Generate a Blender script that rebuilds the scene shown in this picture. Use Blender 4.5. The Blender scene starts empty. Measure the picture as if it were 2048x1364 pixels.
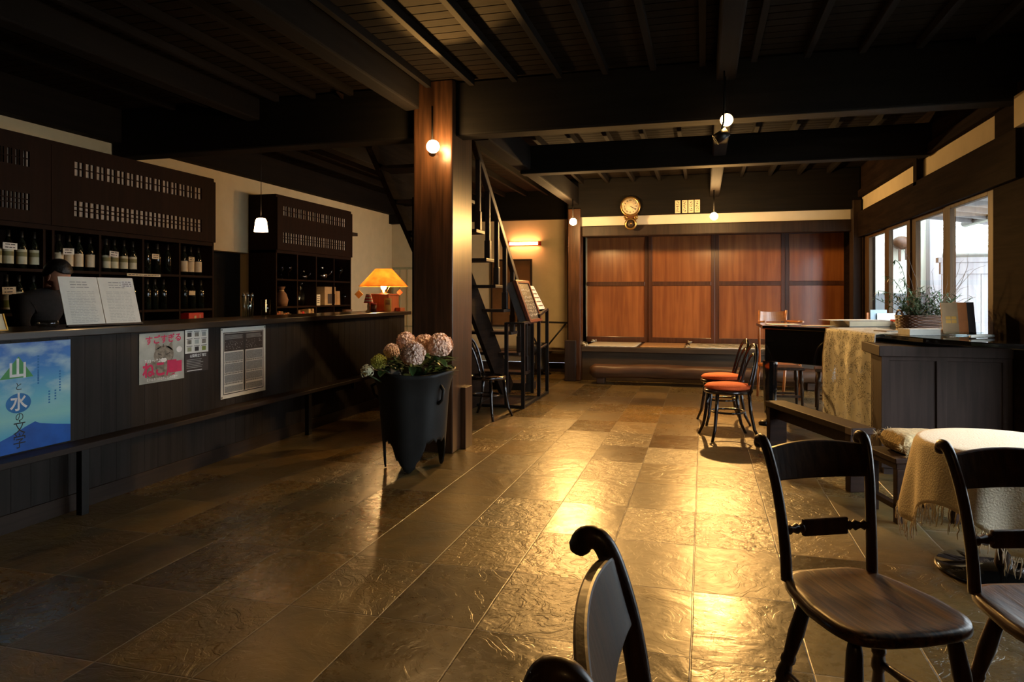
import bpy, bmesh, math, random
from mathutils import Vector, Matrix, Euler, Quaternion
PI = math.pi
R = math.radians
random.seed(7)
sc = bpy.context.scene
C = sc.collection

# ------------------------------------------------------------------ camera
YAW = R(15.255)
CAM_H = 1.3
cam_d = bpy.data.cameras.new('camera')
cam_d.sensor_width = 36.0
cam_d.lens = 1402 / 2048 * 36
cam_d.shift_y = -91 / 2048
cam_d.clip_start = 0.02
cam = bpy.data.objects.new('camera', cam_d)
C.objects.link(cam)
cam.location = (0, 0, CAM_H)
cam.rotation_euler = (R(90), 0, YAW)
sc.camera = cam

# ------------------------------------------------------------------ world, exposure
w = bpy.data.worlds.new('sky')
sc.world = w
w.use_nodes = True
nt = w.node_tree
bg = nt.nodes['Background']
bg.inputs[0].default_value = (0.84, 0.93, 1.0, 1)
bg.inputs[1].default_value = 9.5
sc.view_settings.view_transform = 'Standard'
sc.view_settings.look = 'None'
sc.view_settings.gamma = 1
sc.view_settings.use_curve_mapping = False
sc.view_settings.exposure = 0.3
sc.cycles.use_denoising = True
sc.cycles.max_bounces = 6
sc.cycles.diffuse_bounces = 3
sc.cycles.glossy_bounces = 3
sc.cycles.transmission_bounces = 5
sc.cycles.transparent_max_bounces = 8
sc.cycles.caustics_reflective = False
sc.cycles.caustics_refractive = False
sc.cycles.sample_clamp_indirect = 3.0

# ------------------------------------------------------------------ rays (pixel of the photograph -> point on a plane)
FW = Vector((-math.sin(YAW), math.cos(YAW), 0)); RT = Vector((math.cos(YAW), math.sin(YAW), 0))
def ray(px, py): return FW + RT * ((px - 1024) / 1402) + Vector((0, 0, (591 - py) / 1402))
def at(px, py, X=None, Y=None, Z=None):
    d = ray(px, py); o = Vector((0, 0, CAM_H))
    if X is not None: return o + d * (X / d.x)
    if Y is not None: return o + d * (Y / d.y)
    return o + d * ((Z - CAM_H) / d.z)

# ------------------------------------------------------------------ materials
def newmat(name):
    m = bpy.data.materials.new(name); m.use_nodes = True
    n = m.node_tree.nodes; l = m.node_tree.links
    return m, n, l, n['Principled BSDF']
def plain(name, col, rough=0.6, metal=0.0, var=0.12, scale=14, spec=0.5, coat=0, bump=0.0):
    m, n, l, b = newmat(name)
    tc = n.new('ShaderNodeTexCoord'); ns = n.new('ShaderNodeTexNoise'); ns.inputs['Scale'].default_value = scale
    ns.inputs['Detail'].default_value = 4
    l.new(tc.outputs['Object'], ns.inputs['Vector'])
    r = n.new('ShaderNodeValToRGB')
    r.color_ramp.elements[0].position = 0.3; r.color_ramp.elements[1].position = 0.7
    r.color_ramp.elements[0].color = (*[c * (1 - var) for c in col], 1)
    r.color_ramp.elements[1].color = (*[min(1, c * (1 + var)) for c in col], 1)
    l.new(ns.outputs['Fac'], r.inputs[0]); l.new(r.outputs[0], b.inputs['Base Color'])
    b.inputs['Roughness'].default_value = rough; b.inputs['Metallic'].default_value = metal
    b.inputs['Specular IOR Level'].default_value = spec; b.inputs['Coat Weight'].default_value = coat
    if bump:
        bp = n.new('ShaderNodeBump'); bp.inputs['Strength'].default_value = bump; bp.inputs['Distance'].default_value = 0.01
        l.new(ns.outputs['Fac'], bp.inputs['Height']); l.new(bp.outputs[0], b.inputs['Normal'])
    return m
def wood(name, c1, c2, rough=0.4, axis=2, scale=26, coat=0.0, bump=0.15, spec=0.5):
    m, n, l, b = newmat(name)
    tc = n.new('ShaderNodeTexCoord'); mp = n.new('ShaderNodeMapping')
    s = [scale] * 3; s[axis] = scale * 0.06
    mp.inputs['Scale'].default_value = s
    l.new(tc.outputs['Object'], mp.inputs['Vector'])
    ns = n.new('ShaderNodeTexNoise'); ns.inputs['Scale'].default_value = 1; ns.inputs['Detail'].default_value = 6
    ns.inputs['Distortion'].default_value = 0.6
    l.new(mp.outputs[0], ns.inputs['Vector'])
    n2 = n.new('ShaderNodeTexNoise'); n2.inputs['Scale'].default_value = 2.0
    l.new(tc.outputs['Object'], n2.inputs['Vector'])
    mx = n.new('ShaderNodeMath'); mx.operation = 'MULTIPLY_ADD'; mx.inputs[1].default_value = 0.35; mx.inputs[2].default_value = -0.17
    l.new(n2.outputs['Fac'], mx.inputs[0])
    ad = n.new('ShaderNodeMath'); l.new(ns.outputs['Fac'], ad.inputs[0]); l.new(mx.outputs[0], ad.inputs[1])
    r = n.new('ShaderNodeValToRGB'); r.color_ramp.elements[0].position = 0.33; r.color_ramp.elements[1].position = 0.67
    r.color_ramp.elements[0].color = (*c1, 1); r.color_ramp.elements[1].color = (*c2, 1)
    l.new(ad.outputs[0], r.inputs[0]); l.new(r.outputs[0], b.inputs['Base Color'])
    b.inputs['Roughness'].default_value = rough; b.inputs['Coat Weight'].default_value = coat
    b.inputs['Coat Roughness'].default_value = 0.12; b.inputs['Specular IOR Level'].default_value = spec
    if bump:
        bp = n.new('ShaderNodeBump'); bp.inputs['Strength'].default_value = bump; bp.inputs['Distance'].default_value = 0.004
        l.new(ns.outputs['Fac'], bp.inputs['Height']); l.new(bp.outputs[0], b.inputs['Normal'])
    return m
def emis(name, col, s):
    m, n, l, b = newmat(name)
    b.inputs['Base Color'].default_value = (*col, 1)
    b.inputs['Emission Color'].default_value = (*col, 1); b.inputs['Emission Strength'].default_value = s
    return m
def glass(name, col=(0.9, 0.95, 0.95), rough=0.03, alpha=0.18):
    m, n, l, b = newmat(name)
    out = n['Material Output']
    tr = n.new('ShaderNodeBsdfTransparent'); gl = n.new('ShaderNodeBsdfGlossy'); gl.inputs['Roughness'].default_value = rough
    tr.inputs[0].default_value = (*col, 1)
    fr = n.new('ShaderNodeFresnel'); fr.inputs[0].default_value = 1.5
    mr = n.new('ShaderNodeMath'); mr.operation = 'MULTIPLY_ADD'; mr.inputs[1].default_value = 1 - alpha; mr.inputs[2].default_value = alpha * 0.4
    l.new(fr.outputs[0], mr.inputs[0])
    ge = n.new('ShaderNodeNewGeometry'); nb = n.new('ShaderNodeMath'); nb.operation = 'SUBTRACT'; nb.inputs[0].default_value = 1.0
    l.new(ge.outputs['Backfacing'], nb.inputs[1]); mf = n.new('ShaderNodeMath'); mf.operation = 'MULTIPLY'
    l.new(mr.outputs[0], mf.inputs[0]); l.new(nb.outputs[0], mf.inputs[1]); mr = mf
    mx = n.new('ShaderNodeMixShader'); l.new(mr.outputs[0], mx.inputs[0]); l.new(tr.outputs[0], mx.inputs[1]); l.new(gl.outputs[0], mx.inputs[2])
    l.new(mx.outputs[0], out.inputs[0])
    return m

M = {}
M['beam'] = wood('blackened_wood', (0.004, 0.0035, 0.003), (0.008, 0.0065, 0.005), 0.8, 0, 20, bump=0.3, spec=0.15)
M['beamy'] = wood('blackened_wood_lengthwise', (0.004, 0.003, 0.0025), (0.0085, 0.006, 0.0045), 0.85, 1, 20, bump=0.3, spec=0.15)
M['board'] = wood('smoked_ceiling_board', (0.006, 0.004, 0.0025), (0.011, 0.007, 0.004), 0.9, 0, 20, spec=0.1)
M['pillar'] = wood('pillar_wood', (0.030, 0.014, 0.007), (0.075, 0.033, 0.014), 0.33, 2, 30, spec=0.32, bump=0.06)
M['darkwood'] = wood('dark_stained_wood', (0.014, 0.008, 0.005), (0.030, 0.017, 0.010), 0.55, 2, 26, spec=0.3)
M['darkwoody'] = wood('dark_stained_wood_lengthwise', (0.014, 0.008, 0.005), (0.030, 0.017, 0.010), 0.55, 1, 26, spec=0.3)
M['shelfwood'] = wood('shelf_wood', (0.012, 0.006, 0.004), (0.018, 0.008, 0.005), 0.7, 2, 26, spec=0.1)
M['counter'] = wood('counter_boards', (0.014, 0.0105, 0.0085), (0.024, 0.0185, 0.0155), 0.6, 2, 20, spec=0.2)
M['countertop'] = wood('counter_top_wood', (0.022, 0.015, 0.010), (0.042, 0.029, 0.019), 0.3, 1, 22, coat=0.3)
M['panel'] = wood('polished_cedar_panel', (0.26, 0.082, 0.022), (0.44, 0.155, 0.042), 0.3, 2, 14, coat=0.7, bump=0.12)
M['panelframe'] = wood('panel_frame_wood', (0.07, 0.025, 0.010), (0.12, 0.042, 0.016), 0.33, 2, 24, coat=0.2)
M['sill'] = wood('sill_beam_wood', (0.035, 0.022, 0.011), (0.07, 0.045, 0.022), 0.5, 0, 18)
M['log'] = wood('rough_log_wood', (0.05, 0.024, 0.012), (0.12, 0.06, 0.028), 0.45, 0, 16, bump=0.6)
M['chair'] = wood('chair_oak', (0.018, 0.007, 0.003), (0.15, 0.065, 0.020), 0.36, 1, 60, coat=0.05, spec=0.3, bump=0.3)
M['chairleg'] = wood('chair_turned_wood', (0.028, 0.013, 0.006), (0.075, 0.036, 0.015), 0.36, 2, 50, coat=0.05, spec=0.3)
M['bentwood'] = plain('black_bentwood', (0.014, 0.009, 0.007), 0.2, 0, 0.2, 20, coat=0.6)
M['benchwood'] = wood('bench_wood', (0.016, 0.007, 0.004), (0.032, 0.014, 0.008), 0.6, 1, 30, spec=0.15)
M['cabinet'] = wood('cabinet_wood', (0.026, 0.016, 0.013), (0.042, 0.026, 0.021), 0.6, 2, 24, spec=0.15)
M['lacquer'] = plain('black_lacquer', (0.006, 0.006, 0.006), 0.08, 0, 0.1, 5, coat=1.0)
M['mattwood'] = wood('matt_dark_wood', (0.010, 0.006, 0.004), (0.020, 0.012, 0.008), 0.9, 1, 26, spec=0.04)
M['plaster'] = plain('cream_plaster', (0.62, 0.52, 0.32), 0.85, 0, 0.05, 6, bump=0.15)
M['plasterw'] = plain('white_plaster', (0.66, 0.62, 0.50), 0.85, 0, 0.04, 6, bump=0.15)
M['extwall'] = plain('outdoor_plaster', (0.88, 0.90, 0.76), 0.9, 0, 0.03, 4)
M['extgrey'] = plain('outdoor_grey_base', (0.26, 0.30, 0.32), 0.8, 0, 0.05, 4)
M['fence'] = wood('weathered_fence_board', (0.33, 0.32, 0.34), (0.44, 0.42, 0.43), 0.8, 2, 20)
M['rooftile'] = plain('pale_roof_tile', (0.55, 0.58, 0.62), 0.6, 0, 0.12, 9)
M['extground'] = plain('yard_gravel', (0.30, 0.30, 0.28), 0.9, 0, 0.2, 40)
M['iron'] = plain('black_iron', (0.013, 0.012, 0.011), 0.4, 0.3, 0.2, 20)
M['steel'] = plain('brushed_steel', (0.5, 0.5, 0.47), 0.2, 1.0, 0.1, 20)
M['brass'] = plain('aged_brass', (0.45, 0.28, 0.10), 0.3, 0.9, 0.15, 20)
M['paper'] = plain('white_paper', (0.72, 0.70, 0.62), 0.7, 0, 0.04, 20)
M['cream'] = plain('cream_card', (0.70, 0.58, 0.38), 0.7, 0, 0.05, 20)
M['ink'] = plain('black_ink', (0.02, 0.02, 0.02), 0.7)
M['grey_ink'] = plain('grey_ink', (0.30, 0.30, 0.28), 0.7)
M['chalk'] = plain('white_chalk', (0.75, 0.72, 0.65), 0.9)
M['slateboard'] = plain('blackboard_surface', (0.018, 0.014, 0.012), 0.6)
M['redframe'] = wood('red_brown_frame', (0.09, 0.022, 0.010), (0.15, 0.04, 0.018), 0.4)
M['orange'] = plain('orange_cushion_fabric', (0.85, 0.13, 0.025), 0.85, 0, 0.1, 90, bump=0.4)
M['cloth'] = plain('ivory_wool', (0.72, 0.62, 0.46), 0.95, 0, 0.05, 120, bump=0.4)
M['fur'] = plain('cream_fur', (0.50, 0.38, 0.20), 0.95, 0, 0.25, 60, bump=0.8)
M['pot'] = plain('black_clay', (0.011, 0.011, 0.010), 0.55, 0, 0.3, 8, bump=0.3, spec=0.3)
M['petal'] = plain('pink_petal', (0.90, 0.62, 0.50), 0.7, 0, 0.22, 40)
M['petalg'] = plain('green_yellow_petal', (0.42, 0.42, 0.07), 0.7, 0, 0.2, 40)
M['petalw'] = plain('white_petal', (0.62, 0.62, 0.42), 0.7, 0, 0.2, 40)
M['leaf'] = plain('green_leaf', (0.035, 0.085, 0.022), 0.45, 0, 0.3, 12)
M['stem'] = plain('plant_stem', (0.05, 0.07, 0.02), 0.6)
M['twig'] = plain('dry_twig', (0.10, 0.065, 0.04), 0.7)
M['wicker'] = wood('wicker', (0.05, 0.02, 0.008), (0.13, 0.055, 0.022), 0.45, 0, 60)
M['bottle'] = plain('dark_bottle_glass', (0.010, 0.012, 0.008), 0.08, 0, 0.2, 10, coat=0.5)
M['label'] = plain('cream_bottle_label', (0.62, 0.58, 0.40), 0.7, 0, 0.05, 30)
M['band'] = plain('olive_label_band', (0.24, 0.22, 0.09), 0.7)
M['greenlabel'] = plain('green_label', (0.22, 0.26, 0.05), 0.7)
M['lattice'] = plain('lattice_paper', (0.46, 0.39, 0.31), 0.8, 0, 0.12, 30)
M['glass'] = glass('clear_glass')
M['window_glass'] = glass('window_glass', (0.97, 0.98, 0.98), 0.0, 0.03)
M['skin'] = plain('skin', (0.55, 0.24, 0.13), 0.55, 0, 0.08, 10)
M['hair'] = plain('black_hair', (0.008, 0.007, 0.006), 0.5, 0, 0.3, 60, bump=0.6)
M['blackcloth'] = plain('black_cloth', (0.015, 0.013, 0.012), 0.9, 0, 0.2, 50)
M['red'] = plain('red_print', (0.60, 0.02, 0.02), 0.6)
M['magenta'] = plain('magenta_print', (0.55, 0.01, 0.09), 0.6)
M['white'] = plain('white_print', (0.75, 0.75, 0.72), 0.7)
M['lampwood'] = wood('lamp_box_wood', (0.40, 0.10, 0.03), (0.55, 0.16, 0.05), 0.5)
M['tagyellow'] = plain('yellow_tag', (0.80, 0.42, 0.06), 0.6)
M['bookcolA'] = plain('rust_book_cloth', (0.40, 0.13, 0.06), 0.7)
M['bookcolB'] = plain('cream_book_cloth', (0.50, 0.36, 0.20), 0.7)
M['bookcolC'] = plain('brown_book_cloth', (0.22, 0.12, 0.07), 0.7)
M['bookcolD'] = plain('dark_book_cloth', (0.06, 0.05, 0.045), 0.7)
M['orangebook'] = plain('orange_booklet', (0.70, 0.22, 0.04), 0.5)
M['tanbook'] = plain('tan_booklet', (0.48, 0.30, 0.14), 0.6)
M['bluebook'] = plain('pale_blue_card', (0.45, 0.60, 0.72), 0.6)
M['orangewood'] = wood('honey_wood', (0.38, 0.12, 0.03), (0.55, 0.20, 0.05), 0.3, 0, 22, coat=0.3)
M['pink'] = plain('pink_ribbon', (0.55, 0.12, 0.12), 0.4)
M['rug'] = plain('oat_rug', (0.62, 0.58, 0.46), 0.95, 0, 0.08, 60, bump=0.4)
M['rugtan'] = plain('tan_rug', (0.42, 0.24, 0.10), 0.95, 0, 0.2, 60, bump=0.4)
M['rugtile'] = plain('khaki_rug_check', (0.33, 0.33, 0.20), 0.95, 0, 0.1, 60)
M['dullmetal'] = plain('grey_metal', (0.15, 0.15, 0.14), 0.4, 0.6)
BULB = (1.0, 0.57, 0.21)
M['bulb'] = emis('lit_bulb', BULB, 20)
M['bulbfill'] = emis('lit_fill_bulb', BULB, 90)  # glow of the added fill bulb behind the viewpoint
M['bulbmid'] = emis('lit_mid_bulb', BULB, 240)
M['bulbstrong'] = emis('lit_strong_bulb', BULB, 1000)
M['bulbsmall'] = emis('lit_small_bulb', BULB, 420)
M['tube'] = emis('lit_tube', (1.0, 0.38, 0.14), 45)
M['pendglass'] = emis('lit_opal_glass', (1.0, 0.55, 0.25), 28)

def shade_material():
    m, n, l, b = newmat('parchment_shade')
    out = n['Material Output']
    d = n.new('ShaderNodeBsdfDiffuse'); t = n.new('ShaderNodeBsdfTranslucent')
    tc = n.new('ShaderNodeTexCoord'); ns = n.new('ShaderNodeTexNoise'); ns.inputs['Scale'].default_value = 9
    l.new(tc.outputs['Object'], ns.inputs['Vector'])
    r = n.new('ShaderNodeValToRGB'); r.color_ramp.elements[0].color = (0.50, 0.13, 0.02, 1); r.color_ramp.elements[1].color = (0.72, 0.22, 0.035, 1)
    r.color_ramp.elements[0].position = 0.35; r.color_ramp.elements[1].position = 0.7
    l.new(ns.outputs[0], r.inputs[0]); l.new(r.outputs[0], d.inputs[0]); l.new(r.outputs[0], t.inputs[0])
    mx = n.new('ShaderNodeMixShader'); mx.inputs[0].default_value = 0.35
    l.new(d.outputs[0], mx.inputs[1]); l.new(t.outputs[0], mx.inputs[2]); l.new(mx.outputs[0], out.inputs[0])
    return m
M['shade'] = shade_material()

def floor_material():
    m, n, l, b = newmat('slate_floor')
    def math_(op, a, bb=None, c=None):
        k = n.new('ShaderNodeMath'); k.operation = op
        for i, v in enumerate((a, bb, c)):
            if v is None: continue
            if isinstance(v, (int, float)): k.inputs[i].default_value = v
            else: l.new(v, k.inputs[i])
        return k.outputs[0]
    tc = n.new('ShaderNodeTexCoord'); sp = n.new('ShaderNodeSeparateXYZ'); l.new(tc.outputs['Object'], sp.inputs[0])
    wn = n.new('ShaderNodeTexNoise'); wn.inputs['Scale'].default_value = 3.0; l.new(tc.outputs['Object'], wn.inputs['Vector'])
    wob = math_('MULTIPLY_ADD', wn.outputs['Fac'], 0.008, -0.004)
    x = math_('ADD', sp.outputs[0], wob); y = math_('ADD', sp.outputs[1], wob)
    u = math_('MULTIPLY_ADD', x, 1 / 0.408, 0.043 / 0.408 + 40)
    v = math_('MULTIPLY_ADD', y, 1 / 0.5835, -2.594 / 0.5835 + 40)
    fu = math_('FRACT', u); fv = math_('FRACT', v); iu = math_('FLOOR', u); iv = math_('FLOOR', v)
    eu = math_('MULTIPLY', math_('MINIMUM', fu, math_('SUBTRACT', 1.0, fu)), 0.408)
    ev = math_('MULTIPLY', math_('MINIMUM', fv, math_('SUBTRACT', 1.0, fv)), 0.5835)
    e = math_('MINIMUM', eu, ev)
    grout = n.new('ShaderNodeMapRange'); grout.inputs[1].default_value = 0.0018; grout.inputs[2].default_value = 0.0045
    l.new(e, grout.inputs[0]); g = grout.outputs[0]           # 0 on the joint, 1 on the stone
    cell = n.new('ShaderNodeCombineXYZ'); l.new(iu, cell.inputs[0]); l.new(iv, cell.inputs[1])
    wh = n.new('ShaderNodeTexWhiteNoise'); wh.noise_dimensions = '2D'; l.new(cell.outputs[0], wh.inputs['Vector'])
    seps = n.new('ShaderNodeSeparateColor'); l.new(wh.outputs['Color'], seps.inputs[0])
    # shift noise per stone so each slab is its own
    vm = n.new('ShaderNodeVectorMath'); vm.operation = 'MULTIPLY_ADD'
    l.new(wh.outputs['Color'], vm.inputs[0]); vm.inputs[1].default_value = (9, 9, 9); l.new(tc.outputs['Object'], vm.inputs[2])
    n1 = n.new('ShaderNodeTexNoise'); n1.inputs['Scale'].default_value = 2.6; n1.inputs['Detail'].default_value = 5; n1.inputs['Distortion'].default_value = 1.2
    l.new(vm.outputs[0], n1.inputs['Vector'])
    n2 = n.new('ShaderNodeTexNoise'); n2.inputs['Scale'].default_value = 22; n2.inputs['Detail'].default_value = 7; n2.inputs['Roughness'].default_value = 0.6
    l.new(vm.outputs[0], n2.inputs['Vector'])
    # cleft ridges: stepped large noise
    n3 = n.new('ShaderNodeTexNoise'); n3.inputs['Scale'].default_value = 5; n3.inputs['Detail'].default_value = 3; n3.inputs['Distortion'].default_value = 2.0
    l.new(vm.outputs[0], n3.inputs['Vector'])
    st = n.new('ShaderNodeValToRGB'); st.color_ramp.interpolation = 'LINEAR'
    els = st.color_ramp.elements; els[0].position = 0.40; els[0].color = (0, 0, 0, 1); els[1].position = 0.43; els[1].color = (0.35,) * 3 + (1,)
    for p_, c_ in ((0.52, 0.4), (0.535, 0.7), (0.62, 0.75), (0.63, 1.0)):
        q = els.new(p_); q.color = (c_,) * 3 + (1,)
    l.new(n3.outputs['Fac'], st.inputs[0])
    col = n.new('ShaderNodeValToRGB'); ce = col.color_ramp.elements
    ce[0].position = 0.0; ce[0].color = (0.048, 0.034, 0.014, 1); ce[1].position = 1.0; ce[1].color = (0.20, 0.125, 0.034, 1)
    q = ce.new(0.5); q.color = (0.11, 0.075, 0.025, 1)
    tone = math_('ADD', math_('MULTIPLY', seps.outputs[0], 0.65), math_('MULTIPLY_ADD', n1.outputs['Fac'], 1.2, -0.45))
    l.new(tone, col.inputs[0])
    mix = n.new('ShaderNodeMix'); mix.data_type = 'RGBA'
    l.new(g, mix.inputs['Factor']); mix.inputs['A'].default_value = (0.16, 0.13, 0.09, 1); l.new(col.outputs[0], mix.inputs['B'])
    l.new(mix.outputs['Result'], b.inputs['Base Color'])
    rr = math_('MULTIPLY_ADD', seps.outputs[1], 0.16, 0.22)
    rr = math_('ADD', rr, math_('MULTIPLY_ADD', n2.outputs['Fac'], 0.2, -0.08))
    l.new(rr, b.inputs['Roughness'])
    amp = math_('MULTIPLY_ADD', math_('POWER', seps.outputs[2], 2.5), 0.9, 0.10)
    hgt = math_('ADD', math_('MULTIPLY', n2.outputs['Fac'], 0.9), math_('MULTIPLY', st.outputs[0], 0.9))
    hgt = math_('MULTIPLY', hgt, amp)
    hgt = math_('ADD', hgt, math_('MULTIPLY', n1.outputs['Fac'], 0.8))
    hgt = math_('ADD', hgt, math_('MULTIPLY', g, 0.35))
    bp = n.new('ShaderNodeBump'); bp.inputs['Strength'].default_value = 0.55; bp.inputs['Distance'].default_value = 0.012
    l.new(hgt, bp.inputs['Height']); l.new(bp.outputs[0], b.inputs['Normal'])
    b.inputs['Specular IOR Level'].default_value = 0.6
    return m
M['floor'] = floor_material()

def lace_material():
    m, n, l, b = newmat('lace')
    out = n['Material Output']
    tc = n.new('ShaderNodeTexCoord')
    vo = n.new('ShaderNodeTexVoronoi'); vo.inputs['Scale'].default_value = 150
    l.new(tc.outputs['Object'], vo.inputs['Vector'])
    hole = n.new('ShaderNodeMath'); hole.operation = 'LESS_THAN'; hole.inputs[1].default_value = 0.42
    l.new(vo.outputs['Distance'], hole.inputs[0])
    ns = n.new('ShaderNodeTexNoise'); ns.inputs['Scale'].default_value = 7; ns.inputs['Detail'].default_value = 1; ns.inputs['Distortion'].default_value = 2.5
    l.new(tc.outputs['Object'], ns.inputs['Vector'])
    den = n.new('ShaderNodeMath'); den.operation = 'LESS_THAN'; den.inputs[1].default_value = 0.50
    l.new(ns.outputs['Fac'], den.inputs[0])
    v2 = n.new('ShaderNodeTexVoronoi'); v2.inputs['Scale'].default_value = 40; l.new(tc.outputs['Object'], v2.inputs['Vector'])
    h2 = n.new('ShaderNodeMath'); h2.operation = 'LESS_THAN'; h2.inputs[1].default_value = 0.16; l.new(v2.outputs['Distance'], h2.inputs[0])
    a = n.new('ShaderNodeMath'); a.operation = 'MULTIPLY'; l.new(hole.outputs[0], a.inputs[0]); l.new(den.outputs[0], a.inputs[1])
    mxx = n.new('ShaderNodeMath'); mxx.operation = 'MAXIMUM'; l.new(a.outputs[0], mxx.inputs[0]); l.new(h2.outputs[0], mxx.inputs[1])
    tr = n.new('ShaderNodeBsdfTransparent'); mx = n.new('ShaderNodeMixShader')
    b.inputs['Base Color'].default_value = (0.66, 0.66, 0.58, 1); b.inputs['Roughness'].default_value = 0.9
    l.new(mxx.outputs[0], mx.inputs[0]); l.new(b.outputs[0], mx.inputs[1]); l.new(tr.outputs[0], mx.inputs[2]); l.new(mx.outputs[0], out.inputs[0])
    return m
M['lace'] = lace_material()

def sky_poster_material():
    m, n, l, b = newmat('sky_print')
    tc = n.new('ShaderNodeTexCoord'); sp = n.new('ShaderNodeSeparateXYZ'); l.new(tc.outputs['Object'], sp.inputs[0])
    mp = n.new('ShaderNodeMapping'); mp.inputs['Scale'].default_value = (2.2, 5.0, 1); mp.inputs['Rotation'].default_value = (0, 0, 0.3)
    l.new(tc.outputs['Object'], mp.inputs[0])
    ns = n.new('ShaderNodeTexNoise'); ns.inputs['Scale'].default_value = 1.6; ns.inputs['Detail'].default_value = 8; l.new(mp.outputs[0], ns.inputs['Vector'])
    g = n.new('ShaderNodeMapRange'); g.inputs[1].default_value = 0; g.inputs[2].default_value = 0.61; l.new(sp.outputs[1], g.inputs[0])
    base = n.new('ShaderNodeValToRGB'); e = base.color_ramp.elements
    e[0].position = 0; e[0].color = (0.10, 0.42, 0.62, 1); e[1].position = 1; e[1].color = (0.03, 0.14, 0.52, 1)
    for p_, c_ in ((0.16, (0.12, 0.45, 0.62, 1)), (0.30, (0.30, 0.62, 0.58, 1)), (0.5, (0.16, 0.50, 0.62, 1)), (0.75, (0.05, 0.24, 0.58, 1))):
        q = e.new(p_); q.color = c_
    l.new(g.outputs[0], base.inputs[0])
    cl = n.new('ShaderNodeValToRGB'); cl.color_ramp.elements[0].position = 0.45; cl.color_ramp.elements[1].position = 0.68
    l.new(ns.outputs['Fac'], cl.inputs[0])
    up = n.new('ShaderNodeMapRange'); up.inputs[1].default_value = 0.2; up.inputs[2].default_value = 0.35; l.new(sp.outputs[1], up.inputs[0])
    mu = n.new('ShaderNodeMath'); mu.operation = 'MULTIPLY'; l.new(cl.outputs[0], mu.inputs[0]); l.new(up.outputs[0], mu.inputs[1])
    mx = n.new('ShaderNodeMix'); mx.data_type = 'RGBA'; l.new(mu.outputs[0], mx.inputs['Factor']); l.new(base.outputs[0], mx.inputs['A'])
    mx.inputs['B'].default_value = (0.55, 0.72, 0.66, 1)
    l.new(mx.outputs['Result'], b.inputs['Base Color']); b.inputs['Roughness'].default_value = 0.35
    return m
M['skyprint'] = sky_poster_material()
M['mountain'] = plain('blue_mountain_print', (0.01, 0.10, 0.42), 0.4, 0, 0.3, 6)
M['greenprint'] = plain('green_print', (0.06, 0.30, 0.08), 0.5)
M['blueprint'] = plain('blue_print', (0.01, 0.16, 0.42), 0.5)
M['catgrey'] = plain('cat_fur_print', (0.20, 0.18, 0.14), 0.6, 0, 0.5, 35)
M['catdark'] = plain('cat_stripe_print', (0.05, 0.045, 0.035), 0.6)
M['hills'] = plain('misty_hill_print', (0.36, 0.38, 0.34), 0.6, 0, 0.4, 5)
M['blackprint'] = plain('black_print', (0.03, 0.022, 0.02), 0.6)
M['newsgrey'] = plain('news_grey_print', (0.28, 0.29, 0.28), 0.7, 0, 0.3, 120)

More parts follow.
